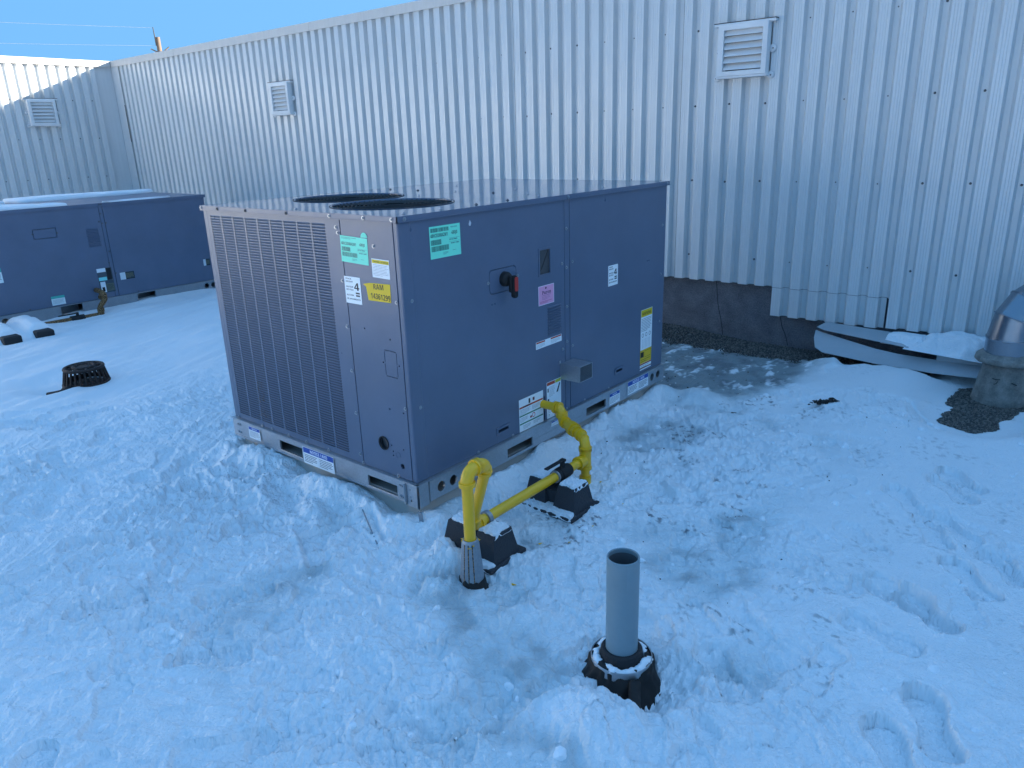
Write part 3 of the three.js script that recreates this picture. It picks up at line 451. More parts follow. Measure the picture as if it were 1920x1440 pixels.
// long side panels
{
  const lou = []; for (let i = 0; i < 11; i++) lou.push(rect(0.968, 1.08, 0.668 + i * 0.0139, 0.668 + i * 0.0139 + 0.0052));
  const ap = part('access_panel', plate(toR, rectS(0.021, 1.116, 0.21, 1.333), [rect(0.545, 0.628, 0.262, 0.283), rect(0.906, 0.994, 0.985, 1.108), rrectPts(0.53, 0.724, 0.952, 1.064, 0.02), ...lou, rect(0.92, 0.932, 0.214, 0.345)], -0.02, 0.0, 0.0015), M.paint, U);
  for (let i = 0; i < 11; i++) part('vent_blade', plate(toL, poly([[0.0, 0.668 + i * 0.0139 + 0.0052], [0.007, 0.668 + i * 0.0139 + 0.001], [0.0075, 0.668 + i * 0.0139 + 0.002], [0.0, 0.668 + i * 0.0139 + 0.0066]]), [], -1.079, -0.969), M.paint, ap);
  part('switch_plate', plate(toR, rrectPts(0.5325, 0.7215, 0.9545, 1.0615, 0.0185, THREE.Shape), [], -0.006, -0.0002, 0.001), M.paint, ap);
  part('sight_glass', [box(0.906, 0.994, 0.985, 1.108, -0.012, -0.006)], M.glass, ap);
  part('sight_frame', plate(toR, rectS(0.898, 1.002, 0.977, 1.116), [rect(0.908, 0.992, 0.987, 1.106)], 0.0, 0.003, 0.001), M.paint, ap);
  part('wiring_mark', tube([[0.915, 1.0, -0.005], [0.94, 1.03, -0.004], [0.985, 1.1, -0.005]], 0.0016, 10, 5), M.nearBlack, ap);
  part('access_panel', plate(toR, rectS(1.166, UL - 0.022, 0.21, 1.333), [rect(1.625, 1.7, 0.288, 0.308)], -0.02, 0.0, 0.0015), M.paint, U);
  part('centre_post', plate(toR, rectS(1.1205, 1.1625, 0.21, 1.336), [], -0.02, -0.001, 0.002), M.paint, U);
  for (const [a, b, y0, y1] of [[0.545, 0.628, 0.262, 0.283], [1.625, 1.7, 0.288, 0.308]]) { const f = part('pull_handle', plate(toR, rectS(a - 0.008, b + 0.008, y0 - 0.009, y1 + 0.009), [rect(a + 0.004, b - 0.004, y0 + 0.003, y1 - 0.003)], 0, 0.005, 0.0015), M.paint, U); part('finger_recess', box(a + 0.001, b - 0.001, y0 + 0.001, y1 - 0.001, -0.04, -0.036), M.paint, f); }
}
for (const y of [1.188, 0.99, 0.784, 0.595]) screwR(1.136, y, M.screw, -0.001);
for (const [x, y] of [[0.521, 1.009], [0.734, 1.012], [1.094, 1.016], [1.187, 1.014], [1.094, .563], [1.185, .561], [.047, 1.014], [.05, .55], [.4, .216], [.66, .216], [1.02, .216], [1.3, .216], [1.55, .216], [2.14, .8], [2.14, .5], [2.145, 1.1], [1.125, .218]]) screwR(x, y, M.screw, 0.0005);
// top pan with two fan openings
const fans = [[0.42, -0.49], [0.61, -1.045]], FR = 0.283;
{
  const sh = rectS(-0.008, UL + 0.008, 0, UW + 0.016), g = new THREE.ExtrudeGeometry((fans.forEach(([x, z]) => sh.holes.push(circ(x, -z + 0.008, FR))), sh), { depth: 0.003, bevelEnabled: false, curveSegments: 48 }).rotateX(-Math.PI / 2).translate(0, 1.354, 0.008);
  part('top_panel', g, M.paintTop, U);
  const lip = (shape) => shape;
  part('top_flange', [box(-0.01, -0.006, 1.333, 1.3565, -UW - 0.008, 0.01), box(-0.01, UL + 0.01, 1.333, 1.3565, 0.006, 0.01), box(UL + 0.006, UL + 0.01, 1.333, 1.3565, -UW - 0.008, 0.01), box(-0.01, UL + 0.01, 1.333, 1.3565, -UW - 0.01, -UW - 0.006), box(-0.013, -0.006, 1.3325, 1.336, -UW - 0.008, 0.013), box(-0.013, UL + 0.013, 1.3325, 1.336, 0.006, 0.013)], M.paint, U);
  for (const s of [0.02, 0.19, 0.41, 0.72, 1.05, 1.3, 1.455]) screwL(s, 1.345, s < 0.45 || s > 1.4 ? M.screw : M.screwDark, 0.0105);
  for (const x of [0.03, 1.14, 2.17]) screwR(x, 1.345, M.screw, 0.0105);
  for (const [x, z] of [[0.09, -0.06], [0.3, -0.055], [0.52, -0.05], [0.75, -0.06], [1.0, -0.07], [1.08, -0.2], [1.1, -0.45], [0.82, -0.73], [1.12, -0.75], [1.12, -1.05], [1.13, -1.3], [1.6, -0.08], [0.05, -0.73], [1.35, -0.5], [1.5, -1.1]]) place('screw', screwGeo, rnd() < 0.6 ? M.screw : M.screwDark, U, x, 1.357, z, [-Math.PI / 2, 0, 0]);
  for (const [x, z] of fans) {
    const o = part('fan_shroud', [lathe([[FR + 0.012, 0.0005], [FR + 0.002, 0.003], [FR - 0.004, 0.001], [FR - 0.006, -0.05], [FR - 0.01, -0.18]], x, 1.357, z, 64)], M.paintTop, U);
    part('fan_well', lathe([[0.001, -0.8], [FR - 0.01, -0.8], [FR - 0.011, -0.005]], x, 1.357, z, 48), M.sheetGrey, U);
    const gr = []; for (let k = 0; k < 13; k++) gr.push(new THREE.TorusGeometry(0.06 + k * 0.0186, 0.0021, 5, 64).rotateX(Math.PI / 2).translate(x, 1.35 + 0.005 * Math.cos(k / 12 * 1.5), z));
    for (let k = 0; k < 8; k++) { const a = k * Math.PI / 4 + 0.2, p = (r) => [x + Math.cos(a) * r, 1.349 + 0.005 * Math.cos(Math.min(1, r / 0.3) * 1.5), z + Math.sin(a) * r]; gr.push(tube([p(0.05), p(0.16), p(0.25), p(FR - 0.006)], 0.0028, 12, 6)); }
    for (let k = 0; k < 64; k++) { const a = k * Math.PI / 32; gr.push(rod([x + Math.cos(a) * (FR - 0.016), 1.351, z + Math.sin(a) * (FR - 0.016)], [x + Math.cos(a + .02) * (FR + 0.008), 1.3585, z + Math.sin(a + .02) * (FR + 0.008)], 0.0024, 0.0024, 5)); }
    gr.push(new THREE.TorusGeometry(FR + 0.008, 0.0018, 6, 72).rotateX(Math.PI / 2).translate(x, 1.3585, z));
    part('fan_guard', gr, M.black, o);
    const bl = []; for (let k = 0; k < 4; k++) bl.push(new THREE.BoxGeometry(0.24, 0.004, 0.13).rotateX(0.45).translate(0.17, 0, 0).rotateY(k * Math.PI / 2).translate(x, 1.28, z));
    part('fan_blades', [...bl, rod([x, 1.24, z], [x, 1.32, z], 0.05, 0.05, 20)], M.black, o);
  }
}
// stickers
sticker(U, toL, -0.365, -0.19, 1.153, 1.264, green(true), 0.0014, -0.035);
{ const f = toL(new THREE.CircleGeometry(0.021, 20, 0, Math.PI).translate(-0.207, 1.264, 0)); f.translate(-0.0017, 0, 0); part('label_tab', f, std(lin(0.2, 0.84, 0.6), 0.5, { side: THREE.DoubleSide }), U); }
sticker(U, toL, -0.173, -0.066, 1.104, 1.182, caution, 0.0012, -0.02);
sticker(U, toL, -0.3635, -0.2575, 0.977, 1.094, stack, 0.0016);
{
  const sh = poly([[-0.241, 1.07], [-0.222, 1.06], [-0.214, 1.003], [-0.072, 1.006], [-0.07, 1.083], [-0.2, 1.078]]), g = new THREE.ShapeGeometry(sh), p = g.attributes.position, u = g.attributes.uv; for (let i = 0; i < p.count; i++) u.setXY(i, (p.getX(i) + 0.241) / 0.171, (p.getY(i) - 1.0) / 0.085);
  toL(g); g.translate(-0.0014, 0, 0); part('label', g, paper(ramTag), U, true);
}
sticker(U, toL, -1.313, -1.203, 0.122, 0.19, noticeSmall, 0.0162);
sticker(U, toL, -0.82, -0.572, 0.102, 0.192, noticeWide, 0.0164);
sticker(U, toR, 0.169, 0.353, 1.165, 1.298, green(false), 0.0012);
{ const d = toR(new THREE.ShapeGeometry(poly([[0.409, 1.287], [0.417, 1.303], [0.426, 1.29], [0.42, 1.277], [0.411, 1.279]])), 0.0012); part('label_scrap', d, std(lin(0.62, 0.66, 0.7), 0.6, { side: THREE.DoubleSide }), U); }
sticker(U, toR, 0.892, 1.022, 0.831, 0.929, pinkLabel, 0.0012);
sticker(U, toR, 0.863, 1.084, 0.612, 0.65, warnStrip, 0.0012);
sticker(U, toR, 1.534, 1.635, 0.822, 0.938, stack, 0.0012);
sticker(U, toR, 1.91, 2.048, 0.227, 0.612, tallLabel, 0.0012);
sticker(U, toR, 0.714, 0.914, 0.211, 0.385, instr, 0.0013);
sticker(U, toR, 0.946, 1.074, 0.211, 0.414, instr2, 0.0012);
sticker(U, toR, 1.54, 1.655, 0.11, 0.182, noticeSmall, 0.0145);
sticker(U, toR, 1.745, 1.995, 0.115, 0.2, noticeWide, 0.0145);
sticker(U, toR, 0.965, 1.065, 0.165, 0.192, noticeSmall, 0.0145);
// switch, flue hood
const dsw = part('disconnect_switch', [lathe([[0.0001, .034], [.018, .034], [.021, .03], [.03, .026], [.034, .018], [.035, 0]], 0, 0, 0, 32).rotateX(Math.PI / 2).translate(0.635, 1.011, 0)], M.black, U);
part('switch_handle', [rbox(0.622, 0.664, 0.952, 1.028, 0.034, 0.052, 0.006), plate(toR, rrectPts(0.628, 0.66, 0.925, 1.03, 0.014, THREE.Shape), [], 0.044, 0.064, 0.004)], M.black, dsw);
part('switch_grip', plate(toR, rrectPts(0.6325, 0.6555, 0.958, 1.024, 0.008, THREE.Shape), [], 0.0645, 0.0685, 0.001), M.red, dsw);
{
  const z1 = 0.125; const fh = part('flue_hood', [box(1.072, 1.075, 0.402, 0.488, 0, z1), box(1.075, 1.19, 0.485, 0.488, 0, z1), box(1.187, 1.19, 0.402, 0.488, 0, z1), box(1.075, 1.187, 0.402, 0.405, 0, z1), box(1.06, 1.072, 0.488, 0.505, 0.001, 0.004)], M.galv, U);
  const w = []; for (let i = 0; i < 14; i++) w.push(box(1.076 + i * 0.0083, 1.0772 + i * 0.0083, 0.405, 0.485, z1 - 0.004, z1 - 0.0028)); for (let i = 0; i < 10; i++) w.push(box(1.075, 1.187, 0.408 + i * 0.0083, 0.4092 + i * 0.0083, z1 - 0.0026, z1 - 0.0014));
  part('hood_screen', w, M.galvOld, fh);
}

// ------------------------------------------------------------------ yellow gas line
{
  const g = thing('gas_pipe', 'bright yellow painted gas pipe with black valve running into the large grey unit', 'pipe', [0.3, 0.03, 0.36]);
  const R = 0.0215, f = 0.029, RY = 0.138, RZ = 0.36, RXx = 0.774;
  const ring = (p, d, r = f, w = 0.02) => rod(p.map((v, i) => v - d[i] * w / 2), p.map((v, i) => v + d[i] * w / 2), r, r, 24);
  const rx = -0.195, rz = 0.49, ry = 0.475, ex = -0.085;
  part('riser', rod([rx, 0.17, rz], [rx, ry - 0.04, rz], R + 0.001), M.yellow, g);
  const elbow = (a, b, c, arm = 0.05) => { const A = V(...a), B = V(...b), C = V(...c), u = A.clone().sub(B).normalize().multiplyScalar(arm), w = C.clone().sub(B).normalize().multiplyScalar(arm), p0 = B.clone().add(u), p2 = B.clone().add(w), gs = [new THREE.TubeGeometry(new THREE.QuadraticBezierCurve3(p0, B, p2), 16, f - 0.0035, 22)]; const n1 = u.clone().normalize(), n2 = w.clone().normalize(); gs.push(ring(p0.toArray(), n1.toArray(), f + 0.003, 0.017), ring(p2.toArray(), n2.toArray(), f + 0.003, 0.017)); return gs; };
  const S0 = [-0.055, RY + 0.035, 0.375];
  part('elbow', elbow([rx, 0.2, rz], [rx, ry, rz], [ex, ry, rz]), M.yellow, g);
  part('nipple', rod([rx + 0.03, ry, rz], [ex - 0.03, ry, rz], R), M.yellow, g);
  part('elbow', elbow([rx, ry, rz], [ex, ry, rz], S0), M.yellow, g);
  part('sloping_pipe', rod([ex, ry - 0.02, rz], S0, R), M.yellow, g);
  part('elbow', elbow([ex, ry, rz], [-0.05, RY, 0.362], [0.1, RY, RZ]), M.yellow, g);
  part('union', [ring([0.045, RY, RZ], [1, 0, 0], 0.031, 0.02)], M.galvOld, g);
  part('run_pipe', rod([0.0, RY, RZ], [0.545, RY, RZ], R + 0.001), M.yellow, g);
  part('run_pipe', rod([0.62, RY, RZ], [RXx, RY, RZ], R), M.yellow, g);
  const v = part('valve', [ring([0.585, RY, RZ], [1, 0, 0], 0.033, 0.06), ring([0.545, RY, RZ], [1, 0, 0], 0.031, 0.022), ring([0.622, RY, RZ], [1, 0, 0], 0.031, 0.02), rod([0.585, RY + 0.02, RZ], [0.585, RY + 0.06, RZ], 0.014, 0.011)], M.black, g);
  part('valve_band', ring([0.528, RY, RZ], [1, 0, 0], 0.03, 0.01), M.galvOld, g);
  part('valve_handle', [rbox(0.575, 0.6, RY + 0.055, RY + 0.068, RZ - 0.013, RZ + 0.013, 0.004), rbox(0.455, 0.58, RY + 0.06, RY + 0.067, RZ - 0.011, RZ + 0.011, 0.003)], M.black, v);
  part('tee', [rod([RXx, RY - 0.045, RZ], [RXx, RY + 0.05, RZ], f), ring([RXx - 0.04, RY, RZ], [1, 0, 0], f, 0.05), ring([RXx, RY + 0.05, RZ], [0, 1, 0], f + .003, .014), ring([RXx, RY - 0.045, RZ], [0, 1, 0], f + .003, .014), ring([RXx - 0.06, RY, RZ], [1, 0, 0], f + .003, .014)], M.yellow, g);
  part('drip_leg', [rod([RXx, 0.0, RZ], [RXx, RY, RZ], R), ring([RXx, 0.03, RZ], [0, 1, 0], f, 0.036)], M.yellow, g);
  // from the tee up and back to the unit
  const A = [RXx, RY + 0.05, RZ], G2 = [RXx, 0.244, RZ], E = [0.905, 0.309, 0.125], F = [0.903, 0.25, 0.13], I = [0.909, 0.309, -0.01];
  part('upright_pipe', rod(A, [RXx, 0.2, RZ], R), M.yellow, g);
  part('elbow', elbow(A, G2, F), M.yellow, g);
  part('elbow', elbow(I, E, F, 0.034), M.yellow, g);
  part('elbow', elbow(E, F, G2, 0.034), M.yellow, g);
  part('cross_pipe', rod(F, G2, R), M.yellow, g);
  const dd = V(...G2).sub(V(...F)).normalize().toArray(), at = (t) => F.map((v2, i) => v2 + (G2[i] - v2) * t), hexU = (p, r, w) => { const q = new THREE.CylinderGeometry(r, r, w, 8).toNonIndexed(); q.computeVertexNormals(); q.applyQuaternion(new THREE.Quaternion().setFromUnitVectors(V(0, 1, 0), V(...dd))); return q.translate(...p); };
  part('union', [hexU(at(0.5), 0.038, 0.03), ring(at(0.39), dd, 0.031, 0.03), hexU(at(0.62), 0.032, 0.026)], M.yellow, g);
  part('inlet_pipe', [rod([0.909, 0.309, 0.12], I, R), ring([0.909, 0.309, 0.108], [0, 0, 1], f + 0.002, 0.014)], M.yellow, g);
  const pts = []; for (let k = 0; k < 26; k++) pts.push(new THREE.TetrahedronGeometry(rr(0.004, 0.011)).scale(1, 0.3, 1.6).rotateY(rr(0, 6)).translate(rx + rr(-0.03, 0.035), 0.185 + rr(-0.012, 0.012), rz + rr(-0.03, 0.035)));
  part('paint_blob', pts, M.yellow, g);
  // paint flecks on the snow
  const fl = []; for (const [x, z, s] of [[0.62, 0.5, .012], [0.2, 0.52, .01], [0.27, 0.62, .006], [-0.08, 0.6, .012], [0.82, 0.42, .009], [0.86, 0.5, .006], [0.95, 0.4, .006], [0.7, 0.62, .005], [0.45, 0.62, .006]]) fl.push(new THREE.TetrahedronGeometry(s).scale(1.6, 0.25, 0.8).rotateY(rr(0, 6)).translate(x, snowAt(x, z) + 0.004, z));
  const fm = shad(new THREE.Mesh(mg(fl), M.yellow)); fm.name = 'paint_flecks'; fm.userData = { kind: 'stuff', label: 'small flecks of yellow paint lying on the snow by the gas pipe', category: 'paint flecks' }; scene.add(fm);
}
{ // flashing cone round the riser
  const c = thing('pipe_flashing', 'grey metal flashing cone with torn tar foot, round the yellow gas riser', 'flashing', [-0.195, -0.03, 0.49]);
  part('cone', lathe([[0.052, -0.03], [0.05, 0.0], [0.034, 0.18], [0.03, 0.195], [0.025, 0.196]], -0.195, 0, 0.49, 26), M.galvOld, c);
  part('seam', [0.0, 0.45, 0.9].map((a) => rod([-0.195 + Math.cos(a + 2.2) * 0.05, -0.02, 0.49 + Math.sin(a + 2.2) * 0.05], [-0.195 + Math.cos(a + 2.2) * 0.033, 0.185, 0.49 + Math.sin(a + 2.2) * 0.033], 0.0028, 0.0022, 6)), M.rust, c);
  const t = lathe([[0.075, -0.04], [0.058, -0.012], [0.053, 0.018], [0.05, 0.03], [0.046, 0.03]], -0.195, 0, 0.49, 40), p = t.attributes.position; for (let i = 0; i < p.count; i++) { const a = Math.atan2(p.getZ(i) - .49, p.getX(i) + .195); p.setY(i, p.getY(i) + 0.02 * noise(a * 2.5, 1, 3)); } t.computeVertexNormals(); part('tar_foot', t, M.tar, c);
}
function supportBlock(cx, cz, label, snow) {
  const b = thing('pipe_support_block', label, 'support block', [cx, -0.02, cz], 'rubber blocks carrying the yellow gas pipe');
  const y = -0.015;
  part('base_flange', rbox(cx - 0.115, cx + 0.115, y, y + 0.022, cz - 0.155, cz + 0.155, 0.005), M.rubberGrey, b);
  const fr = (z0, z1, h) => { const g = new THREE.CylinderGeometry(0.5, 0.72, 1, 4, 1).rotateY(Math.PI / 4).toNonIndexed(); g.computeVertexNormals(); return g.scale(0.16 / 1.02, h, (z1 - z0) / 1.02).translate(cx, y + 0.02 + h / 2, (z0 + z1) / 2); };
  part('body', [fr(cz - 0.145, cz - 0.02, 0.118), fr(cz + 0.02, cz + 0.145, 0.118), box(cx - 0.05, cx + 0.05, y + 0.02, y + 0.1, cz - 0.05, cz + 0.05)], M.rubberGrey, b);
  const patch = (x0, x1, z0, z1, yy, h, e0) => { const g = new THREE.PlaneGeometry(x1 - x0, z1 - z0, 60, 100).rotateX(-Math.PI / 2).translate((x0 + x1) / 2, 0, (z0 + z1) / 2), q = g.attributes.position; for (let i = 0; i < q.count; i++) { const X = q.getX(i), Z = q.getZ(i), e = Math.min(X - x0, x1 - X, Z - z0, z1 - Z) / e0 + 0.9 * fbm(X * 28, Z * 28, 3, 5); q.setY(i, yy - 0.014 + (h + 0.008) * sst(0, 0.6, e) + 0.006 * fbm(X * 50, Z * 50, 2, 8)); } g.computeVertexNormals(); return g; };
  const yt = y + 0.138;
  single('snow_patch', [patch(cx - 0.055, cx + 0.055, cz - 0.13, cz - 0.035, yt, 0.016, 0.02), patch(cx - 0.055, cx + 0.055, cz + 0.035, cz + 0.13, yt, 0.016, 0.02), patch(cx - 0.118, cx - 0.03, cz - 0.15, cz + 0.15, y + 0.022, 0.02, 0.02)], M.snowSoft, snow, 'snow', [cx, y + 0.02, cz], 'snow lying on the pipe support blocks');
}
supportBlock(0.015, 0.345, 'dark rubber pipe support block beside the flashing cone of the gas riser', 'thin snow lying on the rubber block beside the flashing cone');
supportBlock(0.545, 0.365, 'black rubber pipe support block under the valve of the yellow gas pipe', 'thin snow lying on the rubber block under the gas valve');

// ------------------------------------------------------------------ plastic vent pipe
{
  const x = -0.224, z = 1.177, v = thing('vent_pipe', 'open grey plastic vent pipe standing in a tarred boot in the snow', 'pipe', [x, -0.05, z]);
  part('pipe', [lathe([[0.046, -0.02], [0.046, 0.382], [0.0475, 0.3845], [0.0505, 0.3845], [0.052, 0.382], [0.052, -0.02]], x, 0, z, 56)], M.pvc, v);
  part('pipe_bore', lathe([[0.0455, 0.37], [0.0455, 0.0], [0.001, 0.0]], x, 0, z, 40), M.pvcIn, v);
  part('rubber_collar', lathe([[0.053, 0.05], [0.062, 0.05], [0.068, 0.042], [0.07, 0.02], [0.074, -0.03]], x, 0, z, 44), M.rubber, v);
  const wob = (g, amp, f) => { const p = g.attributes.position; for (let i = 0; i < p.count; i++) { const a = Math.atan2(p.getZ(i) - z, p.getX(i) - x), r = 1 + amp * (noise(Math.cos(a) * f, Math.sin(a) * f, p.getY(i) * 25) + 0.5 * noise(Math.cos(a) * f * 3, Math.sin(a) * f * 3, p.getY(i) * 50)); p.setX(i, x + (p.getX(i) - x) * r); p.setZ(i, z + (p.getZ(i) - z) * r); p.setY(i, p.getY(i) + amp * 0.05 * noise(Math.cos(a) * f * 2, Math.sin(a) * f * 2, 9)); } g.computeVertexNormals(); return g; };
  part('tar_skirt', wob(lathe([[0.075, 0.018], [0.088, 0.018], [0.1, 0.008], [0.108, -0.02], [0.122, -0.05], [0.14, -0.08], [0.16, -0.11]], x, 0, z, 96), 0.16, 1.8), M.tar, v);
  part('clamp_band', lathe([[0.097, -0.012], [0.1, -0.012], [0.1, 0.02], [0.097, 0.02]], x, 0, z, 64).applyMatrix4(new THREE.Matrix4()), M.galv, v);
  part('tar_drip', [tube([[x - 0.06, -0.01, z + 0.085], [x - 0.085, -0.03, z + 0.1], [x - 0.115, -0.035, z + 0.118], [x - 0.135, -0.05, z + 0.13]], 0.02, 20, 10)], M.tar, v);
  const cover = [wob(lathe([[0.071, 0.016], [0.074, 0.026], [0.082, 0.027], [0.092, 0.023], [0.097, 0.016]], x, 0, z, 120), 0.09, 5)]; { const p = cover[0].attributes.position; for (let i = 0; i < p.count; i++) p.setY(i, p.getY(i) - 0.006 + 0.022 * noise(p.getX(i) * 22, p.getZ(i) * 22, 3)); cover[0].computeVertexNormals(); }
  single('frost_ring', cover, M.snowBit, 'crumbly snow lying in the boot of the open plastic vent pipe', 'snow', [x, 0.01, z]).userData.kind = 'stuff';
}

// ------------------------------------------------------------------ metal flue by the wall
{
  const x = 3.33, z = 1.76, v = thing('flue_elbow', 'galvanised flue elbow on a tapered mortar-grey base beside the wall', 'flue', [x, -0.05, z]);
  part('base_cone', lathe([[0.165, -0.06], [0.158, -0.03], [0.152, 0.0], [0.128, 0.16], [0.116, 0.245], [0.1, 0.246]], x, 0, z, 48), M.flueBase, v);
  const col = lathe([[0.12, 0.232], [0.158, 0.225], [0.17, 0.238], [0.165, 0.262], [0.14, 0.282], [0.128, 0.288], [0.12, 0.288]], x, 0, z, 60), p = col.attributes.position; for (let i = 0; i < p.count; i++) p.setY(i, p.getY(i) + 0.008 * noise(p.getX(i) * 18, p.getZ(i) * 18, 4)); col.computeVertexNormals();
  part('storm_collar', col, M.flueBase, v);
  part('scuff', [tube([[x - .13, .142, z - .042], [x - .137, .14, z - .02], [x - .139, .143, z - .0]], .0025, 12, 5), tube([[x - .135, .13, z - .01], [x - .138, .115, z - .018], [x - .136, .108, z - .03]], .002, 12, 5), tube([[x - .13, .128, z + .06], [x - .124, .122, z + .075], [x - .118, .116, z + .086]], .0035, 12, 5)], M.nearBlack, v);
  const r = 0.127, dir = V(0.62, 0, 0.78); let a = 0, base = V(x, 0.27, z), up = V(0, 1, 0);
  const axisV = V(0, 1, 0).cross(dir).normalize();
  part('flue_segment', lathe([[r, 0], [r, 0.1], [r + 0.004, 0.1], [r + 0.004, 0.112], [r, 0.112]], x, 0.27, z, 48), M.flue, v);
  let c = V(x, 0.382, z);
  for (let k = 0; k < 4; k++) {
    const q1 = new THREE.Quaternion().setFromAxisAngle(axisV, a), q2 = new THREE.Quaternion().setFromAxisAngle(axisV, a + 0.39), d1 = up.clone().applyQuaternion(q1), mid = up.clone().applyQuaternion(new THREE.Quaternion().setFromAxisAngle(axisV, a + 0.2)), c2 = c.clone().addScaledVector(mid, 0.105), pos = [], nn = 40;
    const ringP = (cc, q, rad) => { const o = []; for (let i = 0; i <= nn; i++) { const t = i / nn * Math.PI * 2; o.push(V(Math.cos(t) * rad, 0, Math.sin(t) * rad).applyQuaternion(q).add(cc)); } return o; };
    const A = ringP(c, q1, r), B = ringP(c2, q2, r); for (let i = 0; i < nn; i++) pos.push(...A[i].toArray(), ...B[i].toArray(), ...B[i + 1].toArray(), ...A[i].toArray(), ...B[i + 1].toArray(), ...A[i + 1].toArray());
    let g = new THREE.BufferGeometry(); g.setAttribute('position', new THREE.Float32BufferAttribute(pos, 3)); g = mergeVertices(g, 1e-5); g.computeVertexNormals();
    const bead = new THREE.TubeGeometry(new THREE.CatmullRomCurve3(ringP(c2, q2, r + 0.001).slice(0, nn), true), 60, 0.005, 6, true);
    part('flue_segment', [g, bead], M.flue, v); c = c2; a += 0.39;
  }
}

// ------------------------------------------------------------------ loose flashing at the foot of the wall
function strip(pts, th, mat) { // ruled sheet between two polylines [[front],[back]]
  const [A, B] = pts, pos = []; for (let i = 0; i < A.length - 1; i++) pos.push(...A[i], ...A[i + 1], ...B[i + 1], ...A[i], ...B[i + 1], ...B[i]);
  const n = pos.length; for (let i = 0; i < n; i += 9) { for (const k of [6, 3, 0]) pos.push(pos[i + k], pos[i + k + 1] - th, pos[i + k + 2]); }
  for (const L of [A, B]) for (let i = 0; i < L.length - 1; i++) { const a = L[i], b = L[i + 1], c = [b[0], b[1] - th, b[2]], d = [a[0], a[1] - th, a[2]]; pos.push(...a, ...d, ...c, ...a, ...c, ...b); }
  const g = new THREE.BufferGeometry(); g.setAttribute('position', new THREE.Float32BufferAttribute(pos, 3)); g.computeVertexNormals(); return g;
}
{
  const f = thing('loose_flashing', 'bent pale metal flashing lying open at the foot of the corrugated wall', 'flashing', [3.65, 0, 1.0]);
  part('upper_leaf', strip([[[3.56, 0.235, 0.54], [3.545, 0.222, 0.6], [3.55, 0.19, 0.95], [3.56, 0.152, 1.36]], [[3.75, 0.235, 0.55], [3.76, 0.228, 0.62], [3.765, 0.215, 0.95], [3.765, 0.2, 1.36]]], 0.004), M.looseMetal, f);
  part('lower_leaf', strip([[[3.57, 0.205, 0.53], [3.53, 0.16, 0.535], [3.49, 0.1, 0.56], [3.47, 0.075, 0.62], [3.46, 0.05, 1.0], [3.46, 0.045, 1.35], [3.47, 0.055, 1.7]], [[3.575, 0.206, 0.535], [3.57, 0.2, 0.56], [3.565, 0.165, 0.75], [3.56, 0.13, 0.95], [3.56, 0.115, 1.1], [3.56, 0.11, 1.36], [3.57, 0.12, 1.7]]], 0.004), M.looseMetal, f);
  part('back_leaf', strip([[[3.6, 0.03, 0.6], [3.6, 0.03, 1.7]], [[3.76, 0.03, 0.6], [3.76, 0.03, 1.7]]], 0.004), M.galvOld, f);
  const f2 = thing('loose_flashing', 'shorter pale metal flashing overlapping behind the flue base, with snow on it', 'flashing', [3.65, 0.05, 1.55]);
  part('leaf', strip([[[3.555, 0.166, 1.345], [3.56, 0.125, 1.62], [3.56, 0.11, 1.9]], [[3.755, 0.213, 1.345], [3.755, 0.19, 1.62], [3.755, 0.18, 1.9]]], 0.004), M.looseMetal, f2);
  part('front_lip', strip([[[3.553, 0.163, 1.346], [3.558, 0.122, 1.62], [3.558, 0.107, 1.9]], [[3.556, 0.11, 1.346], [3.562, 0.085, 1.62], [3.562, 0.075, 1.9]]], 0.003), M.looseMetal, f2);
  const heap = (x0, x1, z0, z1, y, h, s) => { const g = new THREE.PlaneGeometry(x1 - x0, z1 - z0, 50, 110).rotateX(-Math.PI / 2).translate((x0 + x1) / 2, 0, (z0 + z1) / 2), p = g.attributes.position; for (let i = 0; i < p.count; i++) { const X = p.getX(i), Z = p.getZ(i), u = (X - x0) / (x1 - x0), w = (Z - z0) / (z1 - z0), e = Math.min(1, Math.min(u * 2.2, (1 - u) * 6 + 0.5, w * 5, (1 - w) * 5 + 0.4)) + 0.5 * fbm(X * 12, Z * 9, 3, s); p.setY(i, y(Z) - 0.03 + (h + 0.03) * sst(0.12, 0.75, e) * (0.8 + 0.5 * fbm(X * 7, Z * 5, 3, s + 5))); } g.computeVertexNormals(); return g; };
  single('snow_heap', heap(3.56, 3.775, 0.98, 1.24, (z) => 0.205, 0.035, 3), M.snowSoft, 'small snow heap on the bent pale flashing by the wall', 'snow', [3.67, 0.2, 1.1], 'snow lying on the loose flashing');
  single('snow_heap', heap(3.5, 3.78, 1.14, 2.2, (z) => 0.2 - 0.05 * (z - 1.14), 0.105, 8), M.snowSoft, 'long snow bank against the wall behind the flue elbow', 'snow', [3.65, 0.15, 1.6], 'snow lying on the loose flashing');
}

